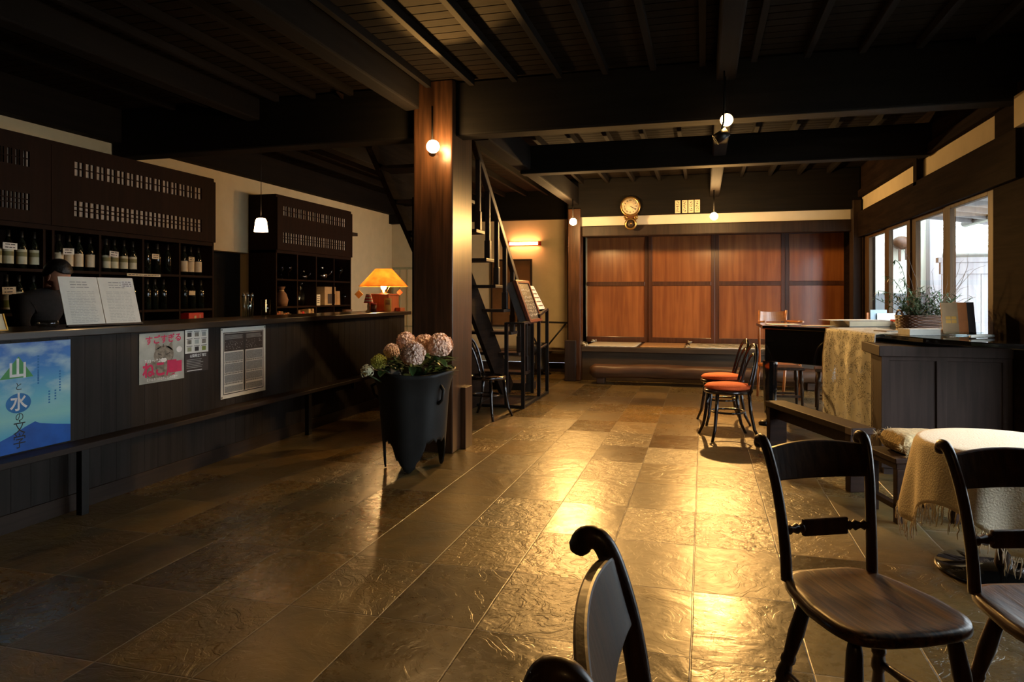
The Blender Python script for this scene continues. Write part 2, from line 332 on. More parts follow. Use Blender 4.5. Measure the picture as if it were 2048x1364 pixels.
# ------------------------------------------------------------------ mesh builder
class MB:
    def __init__(s): s.v = []; s.f = []; s.mi = []; s.mats = []; s.cur = 0; s.sm = []
    def use(s, m):
        if m not in s.mats: s.mats.append(m)
        s.cur = s.mats.index(m); return s
    def add(s, vs, fs, smooth=False):
        o = len(s.v); s.v += [tuple(v) for v in vs]
        for f in fs: s.f.append([i + o for i in f]); s.mi.append(s.cur); s.sm.append(smooth)
        return s
    def box(s, x0, x1, y0, y1, z0, z1, mat=None):
        vs = [Vector((x, y, z)) for z in (z0, z1) for y in (y0, y1) for x in (x0, x1)]
        if mat is not None: vs = [mat @ v for v in vs]
        return s.add(vs, [(0, 2, 3, 1), (4, 5, 7, 6), (0, 1, 5, 4), (2, 6, 7, 3), (0, 4, 6, 2), (1, 3, 7, 5)])
    def bar(s, a, b, wd, th, up=(0, 0, 1)):
        a = Vector(a); b = Vector(b); d = (b - a).normalized(); u = Vector(up)
        sd = d.cross(u).normalized(); u2 = sd.cross(d).normalized()
        vs = [p + sd * (i * wd / 2) + u2 * (j * th / 2) for p in (a, b) for j in (-1, 1) for i in (-1, 1)]
        return s.add(vs, [(0, 1, 3, 2), (4, 6, 7, 5), (0, 4, 5, 1), (2, 3, 7, 6), (0, 2, 6, 4), (1, 5, 7, 3)])
    def tube(s, pts, rad, n=8, cap=True, closed=False):
        pts = [Vector(p) for p in pts]; k = len(pts)
        if not hasattr(rad, '__len__'): rad = [rad] * k
        ref = None; rings = []
        for i, p in enumerate(pts):
            if closed: d = (pts[(i + 1) % k] - pts[i - 1])
            else: d = pts[min(i + 1, k - 1)] - pts[max(i - 1, 0)]
            if d.length < 1e-9: d = Vector((0, 0, 1))
            d.normalize()
            if ref is None:
                ref = Vector((0, 0, 1)) if abs(d.z) < 0.9 else Vector((1, 0, 0))
            a = (ref - d * ref.dot(d))
            if a.length < 1e-6: a = d.orthogonal()
            a.normalize(); ref = a; bb = d.cross(a)
            rings.append([p + (a * math.cos(2 * PI * j / n) + bb * math.sin(2 * PI * j / n)) * rad[i] for j in range(n)])
        vs = [v for r in rings for v in r]; fs = []
        for i in range(k if closed else k - 1):
            i2 = (i + 1) % k
            for j in range(n): fs.append((i * n + j, i * n + (j + 1) % n, i2 * n + (j + 1) % n, i2 * n + j))
        if cap and not closed:
            fs.append(tuple(reversed(range(n)))); fs.append(tuple((k - 1) * n + j for j in range(n)))
        return s.add(vs, fs, True)
    def lathe(s, prof, c=(0, 0, 0), n=20, mat=None, smooth=True, arc=(0, 2 * PI)):
        c = Vector(c); vs = []; fs = []; k = len(prof)
        full = abs(arc[1] - arc[0] - 2 * PI) < 1e-6; m = n if full else n + 1
        for r, z in prof:
            for j in range(m):
                a = arc[0] + (arc[1] - arc[0]) * j / n
                v = Vector((r * math.cos(a), r * math.sin(a), z))
                if mat is not None: v = mat @ v
                vs.append(c + v)
        for i in range(k - 1):
            for j in range(n):
                j2 = (j + 1) % m
                fs.append((i * m + j, i * m + j2, (i + 1) * m + j2, (i + 1) * m + j))
        return s.add(vs, fs, smooth)
    def ball(s, c, rx, ry=None, rz=None, n=14, m=9, mat=None):
        ry = ry or rx; rz = rz or rx; c = Vector(c); vs = []; fs = []
        for i in range(m + 1):
            t = PI * i / m
            for j in range(n):
                a = 2 * PI * j / n; v = Vector((rx * math.sin(t) * math.cos(a), ry * math.sin(t) * math.sin(a), rz * math.cos(t)))
                if mat is not None: v = mat @ v
                vs.append(c + v)
        for i in range(m):
            for j in range(n): fs.append((i * n + j, (i + 1) * n + j, (i + 1) * n + (j + 1) % n, i * n + (j + 1) % n))
        return s.add(vs, fs, True)
    def prism(s, poly, z0, z1, mat=None, smooth=False):
        n = len(poly); vs = [Vector((x, y, z)) for z in (z0, z1) for x, y in poly]
        if mat is not None: vs = [mat @ v for v in vs]
        fs = [tuple(reversed(range(n))), tuple(range(n, 2 * n))] + [(i, (i + 1) % n, n + (i + 1) % n, n + i) for i in range(n)]
        return s.add(vs, fs, smooth)
    def quad(s, a, b, c, d): return s.add([a, b, c, d], [(0, 1, 2, 3)])
    def rect(s, x0, x1, y0, y1, z=0.0): return s.quad((x0, y0, z), (x1, y0, z), (x1, y1, z), (x0, y1, z))
    def build(s, name, mats=None, parent=None, bevel=0, subsurf=0, smooth=None):
        me = bpy.data.meshes.new(name); me.from_pydata(s.v, [], s.f)
        if mats is None: ml = s.mats
        else: ml = mats if isinstance(mats, list) else [mats]
        for m in ml: me.materials.append(m)
        if mats is None: me.polygons.foreach_set('material_index', s.mi)
        me.polygons.foreach_set('use_smooth', [bool(x) if smooth is None else smooth for x in s.sm])
        me.update()
        bm = bmesh.new(); bm.from_mesh(me); bmesh.ops.remove_doubles(bm, verts=bm.verts, dist=1e-6)
        bmesh.ops.recalc_face_normals(bm, faces=bm.faces); bm.to_mesh(me); bm.free()
        o = bpy.data.objects.new(name, me); C.objects.link(o)
        if parent is not None: o.parent = parent
        if bevel:
            b = o.modifiers.new('bevel', 'BEVEL'); b.width = bevel; b.segments = 2; b.limit_method = 'ANGLE'; b.angle_limit = R(40)
            b.harden_normals = False
        if subsurf:
            b = o.modifiers.new('sub', 'SUBSURF'); b.levels = subsurf; b.render_levels = subsurf
        return o

def thing(name, label, cat, loc=(0, 0, 0), rot=(0, 0, 0), group=None):
    o = bpy.data.objects.new(name, None); C.objects.link(o)
    o.empty_display_size = 0.1
    o.location = loc; o.rotation_euler = rot if hasattr(rot, '__len__') else (0, 0, rot)
    o['label'] = label; o['category'] = cat
    if group: o['group'] = group
    return o
def tag(o, label, cat, group=None):
    o['label'] = label; o['category'] = cat
    if group: o['group'] = group
    return o
def struct(o, label=None):
    o['kind'] = 'structure'
    if label: o['label'] = label
    return o
def dup(root, loc, rot, label, group=None):
    r = root.copy(); C.objects.link(r); r.location = loc; r.rotation_euler = rot if hasattr(rot, '__len__') else (0, 0, rot)
    r['label'] = label
    if group: r['group'] = group
    def rec(src, dst):
        for ch in list(src.children):
            c = ch.copy(); C.objects.link(c); c.parent = dst; rec(ch, c)
    rec(root, r)
    return r
def text(body, size, loc, mat, parent, name='lettering', rot=(0, 0, 0), align='CENTER', spacing=1.0, sx=1.0, bold=0.0, line=1.0):
    cu = bpy.data.curves.new(name, 'FONT'); cu.body = body; cu.size = size; cu.align_x = align; cu.align_y = 'CENTER'
    cu.space_character = spacing; cu.offset = bold; cu.space_line = line
    o = bpy.data.objects.new(name, cu); C.objects.link(o)
    bpy.context.view_layer.update()
    me = bpy.data.meshes.new_from_object(o.evaluated_get(bpy.context.evaluated_depsgraph_get()))
    bpy.data.objects.remove(o)
    me.materials.clear(); me.materials.append(mat)
    p = bpy.data.objects.new(name, me); C.objects.link(p); p.parent = parent
    p.location = loc; p.rotation_euler = rot; p.scale = (sx, 1, 1)
    return p
ONX = (R(90), 0, R(90))      # sheet lying against a wall that faces +X
ONY = (R(90), 0, 0)          # sheet against a wall that faces the camera

# ================================================================== STRUCTURE
XL, XR, YB, YF = -5.5, 2.1, 11.8, -2.2
ZC = 3.08
struct(MB().box(-6.0, 2.25, -2.4, 12.2, -0.1, 0.0).build('floor', M['floor']))
b = MB()
y = -2.2
while y < 12.0:
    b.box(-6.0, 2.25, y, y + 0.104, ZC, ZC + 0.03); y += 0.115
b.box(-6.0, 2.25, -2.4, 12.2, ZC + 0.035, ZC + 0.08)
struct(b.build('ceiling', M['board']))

# left wall (plaster), dark opening behind the bar
b = MB()
b.box(XL - 0.15, XL, -2.4, 6.9, 0, ZC); b.box(XL - 0.15, XL, 6.9, 7.65, 1.83, ZC); b.box(XL - 0.15, XL, 7.65, 12.2, 0, ZC)
struct(b.build('wall_left', M['plaster']))
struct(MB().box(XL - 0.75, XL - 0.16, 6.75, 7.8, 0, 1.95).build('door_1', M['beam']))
# a dark plate along the top of the left wall
struct(MB().box(XL, XL + 0.12, -2.2, 11.8, 2.765, 3.08).build('trim_1', M['beamy']))
struct(MB().box(XL, XL + 0.1, 9.52, 10.3, 2.26, 2.31).build('trim_2', M['darkwoody']))
struct(MB().box(XL, XL + 0.05, 9.52, 10.15, 0, 2.26).box(XL + 0.05, XL + 0.065, 9.58, 9.81, 0.1, 2.2).box(XL + 0.05, XL + 0.065, 9.86, 10.09, 0.1, 2.2).build('door_2', M['darkwood'], bevel=0.003))

# back wall: plaster left of the raised room, panels behind it
b = MB()
b.box(-6.0, -1.9, YB, YB + 0.15, 0.15, 2.62); b.box(-6.0, -1.9, YB, YB + 0.15, 2.62, ZC)
struct(b.build('wall_back', M['plaster']))
struct(MB().box(-5.5, -2.0, YB - 0.06, YB, 0, 0.15).build('baseboard_back', M['darkwood'], bevel=0.004))
struct(MB().box(-5.5, -2.0, YB - 0.12, YB, 2.60, 3.08).build('trim_3', M['beam']))
# ledge along the plaster wall
struct(MB().box(-4.2, -2.0, YB - 0.3, YB, 0.33, 0.375).build('trim_4', M['sill'], bevel=0.005))
# closing wall behind the panels and the side returns
struct(MB().box(-1.99, 2.25, YB + 0.12, YB + 0.2, 0, ZC).box(-2.05, -1.99, 10.8, YB, 0.4, ZC).build('wall_alcove', M['darkwood']))
# wall behind the viewer
struct(MB().box(-6.0, 2.25, -2.4, -2.25, 0, ZC).build('wall_front', M['darkwood']))

# raised sill floor
b = MB(); b.box(-1.80, XR, 10.65, YB, 0.44, 0.515); b.box(-1.80, XR, 10.70, 10.80, 0.0, 0.44)
struct(b.build('floor_raised', M['sill'], bevel=0.006))

# posts
def post(n, x0, x1, y0, y1, z0, z1, mt, bev=0.01): return struct(MB().box(x0, x1, y0, y1, z0, z1).build(n, mt, bevel=bev))
post('trim_5', -1.99, -1.80, 10.55, 10.80, 0, 2.62, M['pillar'])
post('trim_6', -2.03, -1.86, 10.47, 10.62, 0, 0.62, M['darkwood'])
post('trim_7', 1.99, 2.1, 10.55, 10.8, 0, 2.62, M['darkwood'])
# the big central pillar
pl = MB().box(-2.33, -1.985, 5.42, 5.93, 0, ZC).build('trim_8', M['pillar'], bevel=0.012)
struct(pl, 'massive square brown timber pillar in the middle of the room')
post('trim_9', -1.985, -1.94, 5.62, 5.80, 0, 0.52, M['pillar'], 0.004)

# beams
def beam(x0, x1, y0, y1, z0, z1, mt, nm='ceiling_beam', bev=0.015): return struct(MB().box(x0, x1, y0, y1, z0, z1).build(nm, mt, bevel=bev))
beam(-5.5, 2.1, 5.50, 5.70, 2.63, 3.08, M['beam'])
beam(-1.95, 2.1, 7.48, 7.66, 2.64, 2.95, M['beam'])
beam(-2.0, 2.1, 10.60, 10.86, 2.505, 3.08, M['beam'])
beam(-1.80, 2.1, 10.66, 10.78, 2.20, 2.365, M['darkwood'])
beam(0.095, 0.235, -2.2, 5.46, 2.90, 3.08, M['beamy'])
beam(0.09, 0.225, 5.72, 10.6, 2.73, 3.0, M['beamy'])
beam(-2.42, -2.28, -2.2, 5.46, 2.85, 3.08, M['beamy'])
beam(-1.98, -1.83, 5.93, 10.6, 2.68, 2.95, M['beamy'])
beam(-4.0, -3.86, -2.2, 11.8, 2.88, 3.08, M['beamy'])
k = -4
x = -1.419 - 0.37 * 9
while x < 2.05:
    if not any(abs(x - q) < 0.12 for q in (0.165, -2.35, -3.93)):
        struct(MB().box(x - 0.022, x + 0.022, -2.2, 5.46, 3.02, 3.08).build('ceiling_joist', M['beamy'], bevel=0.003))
    x += 0.365
x = 0.915 - 0.385 * 15
while x < 2.05:
    if not any(abs(x - q) < 0.11 for q in (0.157, -1.90, -3.93)):
        struct(MB().box(x - 0.022, x + 0.022, 5.72, 10.6 if x > -2 else 11.7, 3.0, 3.08).build('ceiling_joist', M['beamy'], bevel=0.003))
    x += 0.385
# white plaster band on the back beam line
struct(MB().box(-1.80, XR, 10.71, 10.78, 2.365, 2.505).build('wall_band_back', M['plasterw']))

# panels (four tall doors, each two fields)
xs = [-1.98, -0.875, 0.184, 1.245, 2.25]
for i in range(4):
    x0, x1 = xs[i], xs[i + 1]
    yy = YB - (0.03 if i in (1, 2) else 0.0)
    d = MB().box(x0 + 0.055, x1 - 0.055, yy + 0.022, yy + 0.04, 0.60, 2.28).build('door_%d' % (i + 3), M['panel'])
    struct(d, 'tall polished reddish brown wooden sliding door')
    f = MB()
    f.box(x0, x0 + 0.06, yy, yy + 0.05, 0.52, 2.34); f.box(x1 - 0.06, x1, yy, yy + 0.05, 0.52, 2.34)
    f.box(x0 + 0.06, x1 - 0.06, yy, yy + 0.05, 0.52, 0.61); f.box(x0 + 0.06, x1 - 0.06, yy, yy + 0.05, 2.27, 2.34)
    f.box(x0 + 0.06, x1 - 0.06, yy, yy + 0.05, 1.46, 1.53)
    f.build('door_frame', M['panelframe'], d, bevel=0.005)
struct(MB().box(-1.98, 2.25, YB - 0.06, YB + 0.06, 2.34, 2.45).build('trim_10', M['darkwood'], bevel=0.006))
struct(MB().box(-1.98, 2.25, 10.78, YB, 2.45, 2.50).build('ceiling_alcove', M['board']))

# right wall
b = MB()
b.box(XR, XR + 0.15, 5.2, 6.0, 0, 3.08)
b.box(XR, XR + 0.15, 6.0, 10.55, 2.14, 2.44)
b.box(XR, XR + 0.15, 10.45, 12.2, 0, 2.44)
b.box(XR, XR + 0.15, -2.4, 2.9, 0, 3.08); b.box(XR, XR + 0.15, 2.9, 5.2, 2.12, 3.08); b.box(XR, XR + 0.15, 2.9, 5.2, 0, 0.06)
b.box(XR, XR + 0.15, 6.0, 12.2, 2.655, 3.08); b.box(XR, XR + 0.15, 6.0, 10.45, 0, 0.1)
struct(b.build('wall_right', M['mattwood']))
struct(MB().box(XR + 0.02, XR + 0.1, 5.2, 12.2, 2.44, 2.655).build('wall_band_right', M['plaster']))
struct(MB().box(XR - 0.06, XR, 4.8, 5.5, 2.44, 2.655).build('wall_band_near', M['plaster']))
b = MB(); b.box(XR - 0.04, XR, 5.4, 10.6, 2.655, 2.75); b.box(XR - 0.05, XR, 7.80, 7.92, 2.40, 2.72); b.box(XR - 0.05, XR, 5.5, 10.6, 2.10, 2.445)
struct(b.build('trim_11', M['mattwood'], bevel=0.006))
struct(MB().box(XR - 0.012, XR + 0.05, 5.45, 6.0, 0, 2.44).build('trim_12', M['mattwood'], bevel=0.006))
# glazed sliding doors in the right wall
M['sash'] = wood('sash_wood', (0.05, 0.027, 0.012), (0.10, 0.058, 0.027), 0.6, 2, 30, spec=0.2)
def sash(n, y0, y1, fl, fr, xx):
    s_ = MB()
    s_.box(xx, xx + 0.045, y0, y0 + fl, 0.1, 2.14); s_.box(xx, xx + 0.045, y1 - fr, y1, 0.1, 2.14)
    s_.box(xx, xx + 0.045, y0 + fl, y1 - fr, 2.065, 2.14); s_.box(xx, xx + 0.045, y0 + fl, y1 - fr, 0.1, 0.32)
    o = struct(s_.build('window_%d' % n, M['sash'], bevel=0.004))
    MB().box(xx + 0.018, xx + 0.024, y0 + fl, y1 - fr, 0.32, 2.065).build('pane', M['window_glass'], o)
    return o
sash(1, 6.0, 7.12, 0.13, 0.14, 2.10)
sash(2, 7.12, 8.23, 0.12, 0.14, 2.12)
sash(3, 8.23, 9.24, 0.12, 0.15, 2.10)
sash(4, 9.24, 10.45, 0.14, 0.25, 2.12)
for n_, (ya, yb) in enumerate(((2.9, 4.05), (4.05, 5.2))):
    sash(5 + n_, ya, yb, 0.08, 0.08, 2.12)

# ------------------------------------------------------------------ outdoors (seen through the glass)
struct(MB().box(2.25, 12, -4, 20, -0.15, -0.02).build('ground', M['extground']))
struct(MB().box(2.26, 3.22, 11.5, 11.7, 1.33, 4.0).build('wall_outdoor', M['extwall']))
struct(MB().box(2.26, 3.22, 11.48, 11.7, -0.02, 1.33).build('baseboard_outdoor', M['extgrey']))
struct(MB().box(3.14, 3.30, 11.3, 11.48, -0.02, 3.2).build('trim_13', M['fence'], bevel=0.01))
fn = thing('garden_fence', 'weathered grey board garden fence with flat cap outside the nearest window', 'fence', (2.8, 9.6, 0))
b = MB(); k = 0.0
while k < 2.6:
    b.box(k, k + 0.135, 0, 0.02, -0.02, 1.70); k += 0.14
b.build('boards', M['fence'], fn, bevel=0.003)
MB().box(-0.05, 2.7, -0.04, 0.06, 1.70, 1.76).box(-0.02, 2.66, -0.02, 0.04, 1.56, 1.70).build('cap', M['fence'], fn, bevel=0.004)
hs = thing('neighbour_house', 'pale tiled roof and wall of the house beyond the garden fence', 'building', (3.0, 13.5, 0))
MB().box(0, 6, 0.6, 3, 0, 2.2).build('wall', M['extwall'], hs)
b = MB()
for r_ in range(12):
    y0 = 0 + r_ * 0.22; z0 = 2.05 + r_ * 0.13
    for c_ in range(26):
        xx = c_ * 0.24
        b.add([(xx, y0, z0 + 0.03), (xx + 0.08, y0, z0 + 0.055), (xx + 0.16, y0, z0 + 0.03), (xx + 0.24, y0, z0), (xx, y0 + 0.24, z0 + 0.15), (xx + 0.08, y0 + 0.24, z0 + 0.175), (xx + 0.16, y0 + 0.24, z0 + 0.15), (xx + 0.24, y0 + 0.24, z0 + 0.12)],
              [(0, 1, 5, 4), (1, 2, 6, 5), (2, 3, 7, 6)])
b.box(0, 6.2, -0.01, 0.0, 1.98, 2.08)
b.build('tiled_roof', M['rooftile'], hs)
MB().tube([(-0.2, -0.08, 1.98), (6.2, -0.08, 2.02)], 0.05, 8).build('gutter', M['dullmetal'], hs)
dp = MB().tube([(3.72, 10.4, 0), (3.72, 10.4, 2.9)], 0.04, 10).build('downpipe', M['dullmetal']); tag(dp, 'grey metal downpipe behind the garden fence', 'pipe')
ev = thing('eave', 'wooden roof eave with rafters and pale gutter above the nearest window outside', 'eave', (2.25, 5.5, 0))
b = MB()
for i in range(11): b.box(0, 0.95, i * 0.45, i * 0.45 + 0.06, 2.33, 2.42, Matrix.Rotation(R(8), 4, 'Y'))
b.build('rafter', M['fence'], ev)
MB().box(0, 0.98, -1.0, 4.9, 2.42, 2.44, Matrix.Rotation(R(8), 4, 'Y')).build('eave_board', M['fence'], ev)
MB().tube([(1.05, -1.0, 2.24), (1.05, 4.9, 2.24)], 0.05, 8).build('gutter', M['dullmetal'], ev)
ol = thing('outdoor_wall_lamp', 'small bronze lantern bracket on the cream outdoor wall', 'lamp', (2.80, 11.5, 2.02))
MB().ball((0, -0.10, 0.05), 0.13, 0.10, 0.10).build('hood', M['wicker'], ol)
MB().bar((-0.03, -0.12, 0.0), (-0.03, -0.12, -0.22), 0.035, 0.03, (1, 0, 0)).bar((0.06, -0.12, 0.0), (0.06, -0.12, -0.2), 0.04, 0.03, (1, 0, 0)).build('prongs', M['wicker'], ol)

# ================================================================== LIGHT FITTINGS
def spot(label, loc, aim, r=0.05, mat='bulb', ceil=None, can=True, power=200, cone=110):
    t = thing('spot_lamp', label, 'lamp', loc)
    d = (Vector(aim) - Vector(loc)).normalized(); q = Vector((0, 0, 1)).rotation_difference(d).to_matrix().to_4x4()
    MB().ball((0, 0, 0), r, n=20, m=12).build('bulb', M[mat], t)
    if can:
        MB().lathe([(0.018, -0.10), (0.03, -0.10), (0.034, -0.045), (0.034, -0.028)], n=16, mat=q).build('socket', M['iron'], t)
    if power:
        L = bpy.data.lights.new('reflector_light', 'SPOT'); L.energy = power; L.color = (1.0, 0.52, 0.14); L.spot_size = R(cone); L.spot_blend = 0.6; L.shadow_soft_size = 0.035
        lo = bpy.data.objects.new('reflector_light', L); C.objects.link(lo); lo.parent = t
        lo.location = d * (r + 0.04); lo.rotation_euler = d.to_track_quat('-Z', 'Y').to_euler()
    if ceil is not None:
        back = -d * 0.10
        MB().tube([back, (back.x, back.y, max(back.z, 0.02) + 0.04), (back.x, back.y, ceil - loc[2])], 0.008, 8).build('stalk', M['iron'], t)
    return t
spot('bare glowing bulb at the head of the central pillar', (-2.10, 5.28, 2.50), (-1.6, 4.2, 3.0), 0.052, 'bulbmid', ceil=2.85, power=160, cone=42)
spot('round glowing bulb under the big cross beam, right of the pillar', (0.163, 5.28, 2.565), (0.5, 2.0, 0.0), 0.045, ceil=2.9, power=80, cone=85)
spot('glowing bulb at the top of the post beside the yellow wall', (-1.775, 9.8, 2.343), (-0.7, 5.5, 0.0), 0.05, 'bulbstrong', ceil=2.68, power=330, cone=75)
spot('small glowing bulb under the far end of the long ceiling beam, right of the clock', (0.14, 9.8, 2.365), (0.15, 5.0, 0.0), 0.05, 'bulbstrong', ceil=2.73, power=420, cone=80)
spot('unseen fill bulb added behind the viewpoint to brighten the near chair backs', (0.9, -0.9, 2.55), (0.9, 1.5, 0.5), 0.05, 'bulbfill', ceil=3.0, power=0)  # added out of view, only to lift the backs of the near chairs
t = thing('spotlight_can', 'small black spotlight can hanging just under the bulb on the cross beam', 'spotlight', (0.125, 5.22, 2.44))
MB().lathe([(0.0, 0.05), (0.035, 0.05), (0.04, -0.05), (0.033, -0.05), (0.03, 0.03)], n=18, mat=Matrix.Rotation(R(56), 4, 'Y')).build('housing', M['iron'], t)
MB().tube([(0.0, 0, 0.04), (0.015, 0.0, 0.10), (0.02, 0.0, 0.46)], 0.007, 8).build('bracket', M['iron'], t)
L = bpy.data.lights.new('reflector_light', 'SPOT'); L.energy = 150; L.color = (1.0, 0.70, 0.38); L.spot_size = R(17); L.spot_blend = 0.7; L.shadow_soft_size = 0.03
lo = bpy.data.objects.new('reflector_light', L); C.objects.link(lo); lo.parent = t; lo.location = (-0.045, -0.02, -0.06)
lo.rotation_euler = Vector((-2.13 - 0.08, 5.0 - 5.2, 0.93 - 2.38)).to_track_quat('-Z', 'Y').to_euler()

t = thing('pendant_lamp', 'small white glass bell pendant lamp hanging over the bar on a thin cord', 'lamp', (-3.9, 5.58, 1.945))
MB().lathe([(0.02, 0.062), (0.038, 0.058), (0.050, 0.035), (0.056, -0.02), (0.062, -0.062), (0.058, -0.062), (0.05, 0.0), (0.03, 0.05)], n=24).build('shade', M['pendglass'], t)
MB().lathe([(0.0, 0.075), (0.018, 0.07), (0.022, 0.055), (0.0, 0.055)], n=14).build('cap', M['brass'], t)
MB().tube([(0, 0, 0.07), (0, 0, 0.935)], 0.003, 6).build('cord', M['iron'], t)

t = thing('wall_tube_light', 'glowing horizontal tube light on the yellow back wall', 'lamp', (-2.985, 11.72, 2.197))
MB().tube([(-0.26, 0, 0), (-0.25, 0, 0), (0.25, 0, 0), (0.26, 0, 0)], [0.012, 0.024, 0.024, 0.012], 14).build('tube', M['tube'], t)
MB().box(-0.29, -0.255, -0.035, 0.07, -0.035, 0.035).box(0.255, 0.29, -0.035, 0.07, -0.035, 0.035).box(-0.28, 0.28, 0.045, 0.075, -0.03, 0.03).build('bracket', M['red'], t, bevel=0.004)

# ================================================================== BAR COUNTER
CX = -3.68
t = thing('bar_counter', 'long dark bar counter faced with vertical boards', 'counter', (CX, 0, 0))
Y0, Y1 = 1.2, 8.28
b = MB(); y = Y0
while y < Y1 - 0.01:
    b.box(-0.05, 0.0, y, min(y + 0.119, Y1), 0.0, 1.055); y += 0.12
b.box(-0.5, -0.05, Y0, Y1, 0, 1.055)
b.build('front_boards', M['counter'], t, bevel=0.002)
MB().box(0.0, 0.015, Y0, Y1, 0.0, 0.10).build('kickboard', M['darkwoody'], t)
ct = MB().box(-4.28, -3.62, 1.2, 8.36, 1.0552, 1.10).build('countertop', M['countertop'], bevel=0.005)
tag(ct, 'long continuous dark wooden bar top with an overhanging edge', 'countertop')
t = thing('low_rail_shelf', 'low dark ledge on thin posts running along the foot of the bar', 'ledge', (CX, 0, 0))
MB().box(0.004, 0.15, 1.4, 7.2, 0.385, 0.42).build('board', M['darkwoody'], t, bevel=0.004)
for yy in (1.6, 3.35, 5.82): MB().box(0.10, 0.14, yy - 0.025, yy + 0.025, 0.0, 0.385).build('post', M['iron'], t)
MB().box(0.02, 0.06, 6.82, 6.86, 0.30, 0.385).build('bracket', M['iron'], t)

# posters on the bar front. local frame: x along the bar, y up
t = thing('sky_poster', 'big blue sky and mountain poster with Japanese title on the bar front, far left', 'poster', (CX + 0.004, 2.72, 0.428), ONX)
W, Hh = 0.652, 0.608
MB().prism([(0, 0), (W, 0), (W, Hh), (0, Hh)], 0, 0.0015).build('sheet', M['skyprint'], t)
b = MB().use(M['mountain'])
pts = [(0, 0.0), (0, 0.055), (0.1, 0.06), (0.2, 0.075), (0.28, 0.10), (0.36, 0.135), (0.42, 0.155), (0.45, 0.14), (0.55, 0.118), (W, 0.10), (W, 0.0)]
b.add([(x_, y_, 0.0018) for x_, y_ in pts], [tuple(range(len(pts)))])
b.build('mountain_print', None, t)
# title column at local x about .31
cx = 0.325
MB().use(M['greenprint']).add([(cx - 0.115, Hh - 0.195, 0.002), (cx + 0.085, Hh - 0.195, 0.002), (cx - 0.005, Hh - 0.075, 0.002)], [(0, 1, 2)]).build('green_triangle', None, t)
text('山', 0.115, (cx - 0.01, Hh - 0.15, 0.0026), M['white'], t, bold=0.003)
text('と', 0.05, (cx - 0.005, Hh - 0.245, 0.0026), M['ink'], t)
b = MB().use(M['blueprint']); n_ = 32
b.add([(cx + 0.075 * math.cos(2 * PI * i / n_) - 0.005, Hh - 0.335 + 0.055 * math.sin(2 * PI * i / n_), 0.002) for i in range(n_)], [tuple(range(n_))])
b.build('blue_disc', None, t)
text('水', 0.105, (cx - 0.005, Hh - 0.335, 0.0026), M['white'], t, bold=0.002)
text('の', 0.055, (cx, Hh - 0.415, 0.0026), M['ink'], t)
text('文', 0.085, (cx, Hh - 0.475, 0.0026), M['ink'], t, sx=0.9)
text('学', 0.09, (cx + 0.0, Hh - 0.552, 0.0026), M['ink'], t, sx=0.9)
for q, (xx, yt, n2) in enumerate(((0.44, 0.52, 9), (0.44, 0.43, 5), (0.58, 0.42, 8), (0.51, 0.31, 5), (0.55, 0.31, 4))):
    b = MB().use(M['blueprint'])
    for i in range(n2):
        b.rect(xx - 0.006, xx + 0.005, yt - i * 0.016, yt - i * 0.016 + 0.009, 0.002)
    b.build('small_print', None, t)

t = thing('cat_poster', 'poster with a sleepy cat and magenta Japanese lettering on the bar front', 'poster', (CX + 0.004, 3.905, 0.695), ONX)
W, Hh = 0.425, 0.345
MB().use(M['hills']).prism([(0, 0), (W, 0), (W, Hh), (0, Hh)], 0, 0.0012).build('sheet', None, t)
b = MB().use(M['catgrey'])
def ell(b, cx, cy, rx, ry, z, n=28):
    b.add([(cx + rx * math.cos(2 * PI * i / n), cy + ry * math.sin(2 * PI * i / n), z) for i in range(n)], [tuple(range(n))])
ell(b, 0.20, 0.09, 0.16, 0.075, 0.0014); ell(b, 0.225, 0.185, 0.095, 0.068, 0.0016)
b.add([(0.14, 0.22, 0.0016), (0.15, 0.285, 0.0016), (0.20, 0.24, 0.0016)], [(0, 1, 2)])
b.add([(0.25, 0.24, 0.0016), (0.305, 0.28, 0.0016), (0.31, 0.21, 0.0016)], [(0, 1, 2)])
b.use(M['catdark'])
for (a, c_, d_) in ((0.19, 0.235, 0.25), (0.22, 0.24, 0.262), (0.25, 0.235, 0.25)): b.rect(a - 0.004, a + 0.004, c_, d_, 0.0018)
b.quad((0.165, 0.195, 0.0018), (0.205, 0.182, 0.0018), (0.207, 0.188, 0.0018), (0.167, 0.202, 0.0018))
b.quad((0.245, 0.182, 0.0018), (0.285, 0.195, 0.0018), (0.283, 0.202, 0.0018), (0.243, 0.188, 0.0018))
b.add([(0.215, 0.172, 0.0018), (0.235, 0.172, 0.0018), (0.225, 0.16, 0.0018)], [(0, 1, 2)])
b.use(M['white']); ell(b, 0.222, 0.15, 0.03, 0.016, 0.0017)
b.use(M['white']); ell(b, 0.375, 0.215, 0.028, 0.022, 0.0016)
b.build('cat_picture', None, t)
text('すごすぎる', 0.062, (0.225, 0.295, 0.0022), M['magenta'], t, sx=1.12, bold=0.0018, rot=(0, 0, R(2)))
b = MB().use(M['magenta']); b.rect(0.27, 0.40, 0.055, 0.135, 0.0019); b.build('magenta_block', None, t)
text('ねこ展', 0.115, (0.19, 0.085, 0.0022), M['magenta'], t, sx=0.95, bold=0.004)
text('7.13 ～ 9.2', 0.032, (0.12, 0.15, 0.0024), M['white'], t, bold=0.001)
text('ヒトとネコの出会いとその歴史', 0.021, (0.21, 0.022, 0.0024), M['white'], t, bold=0.0004)

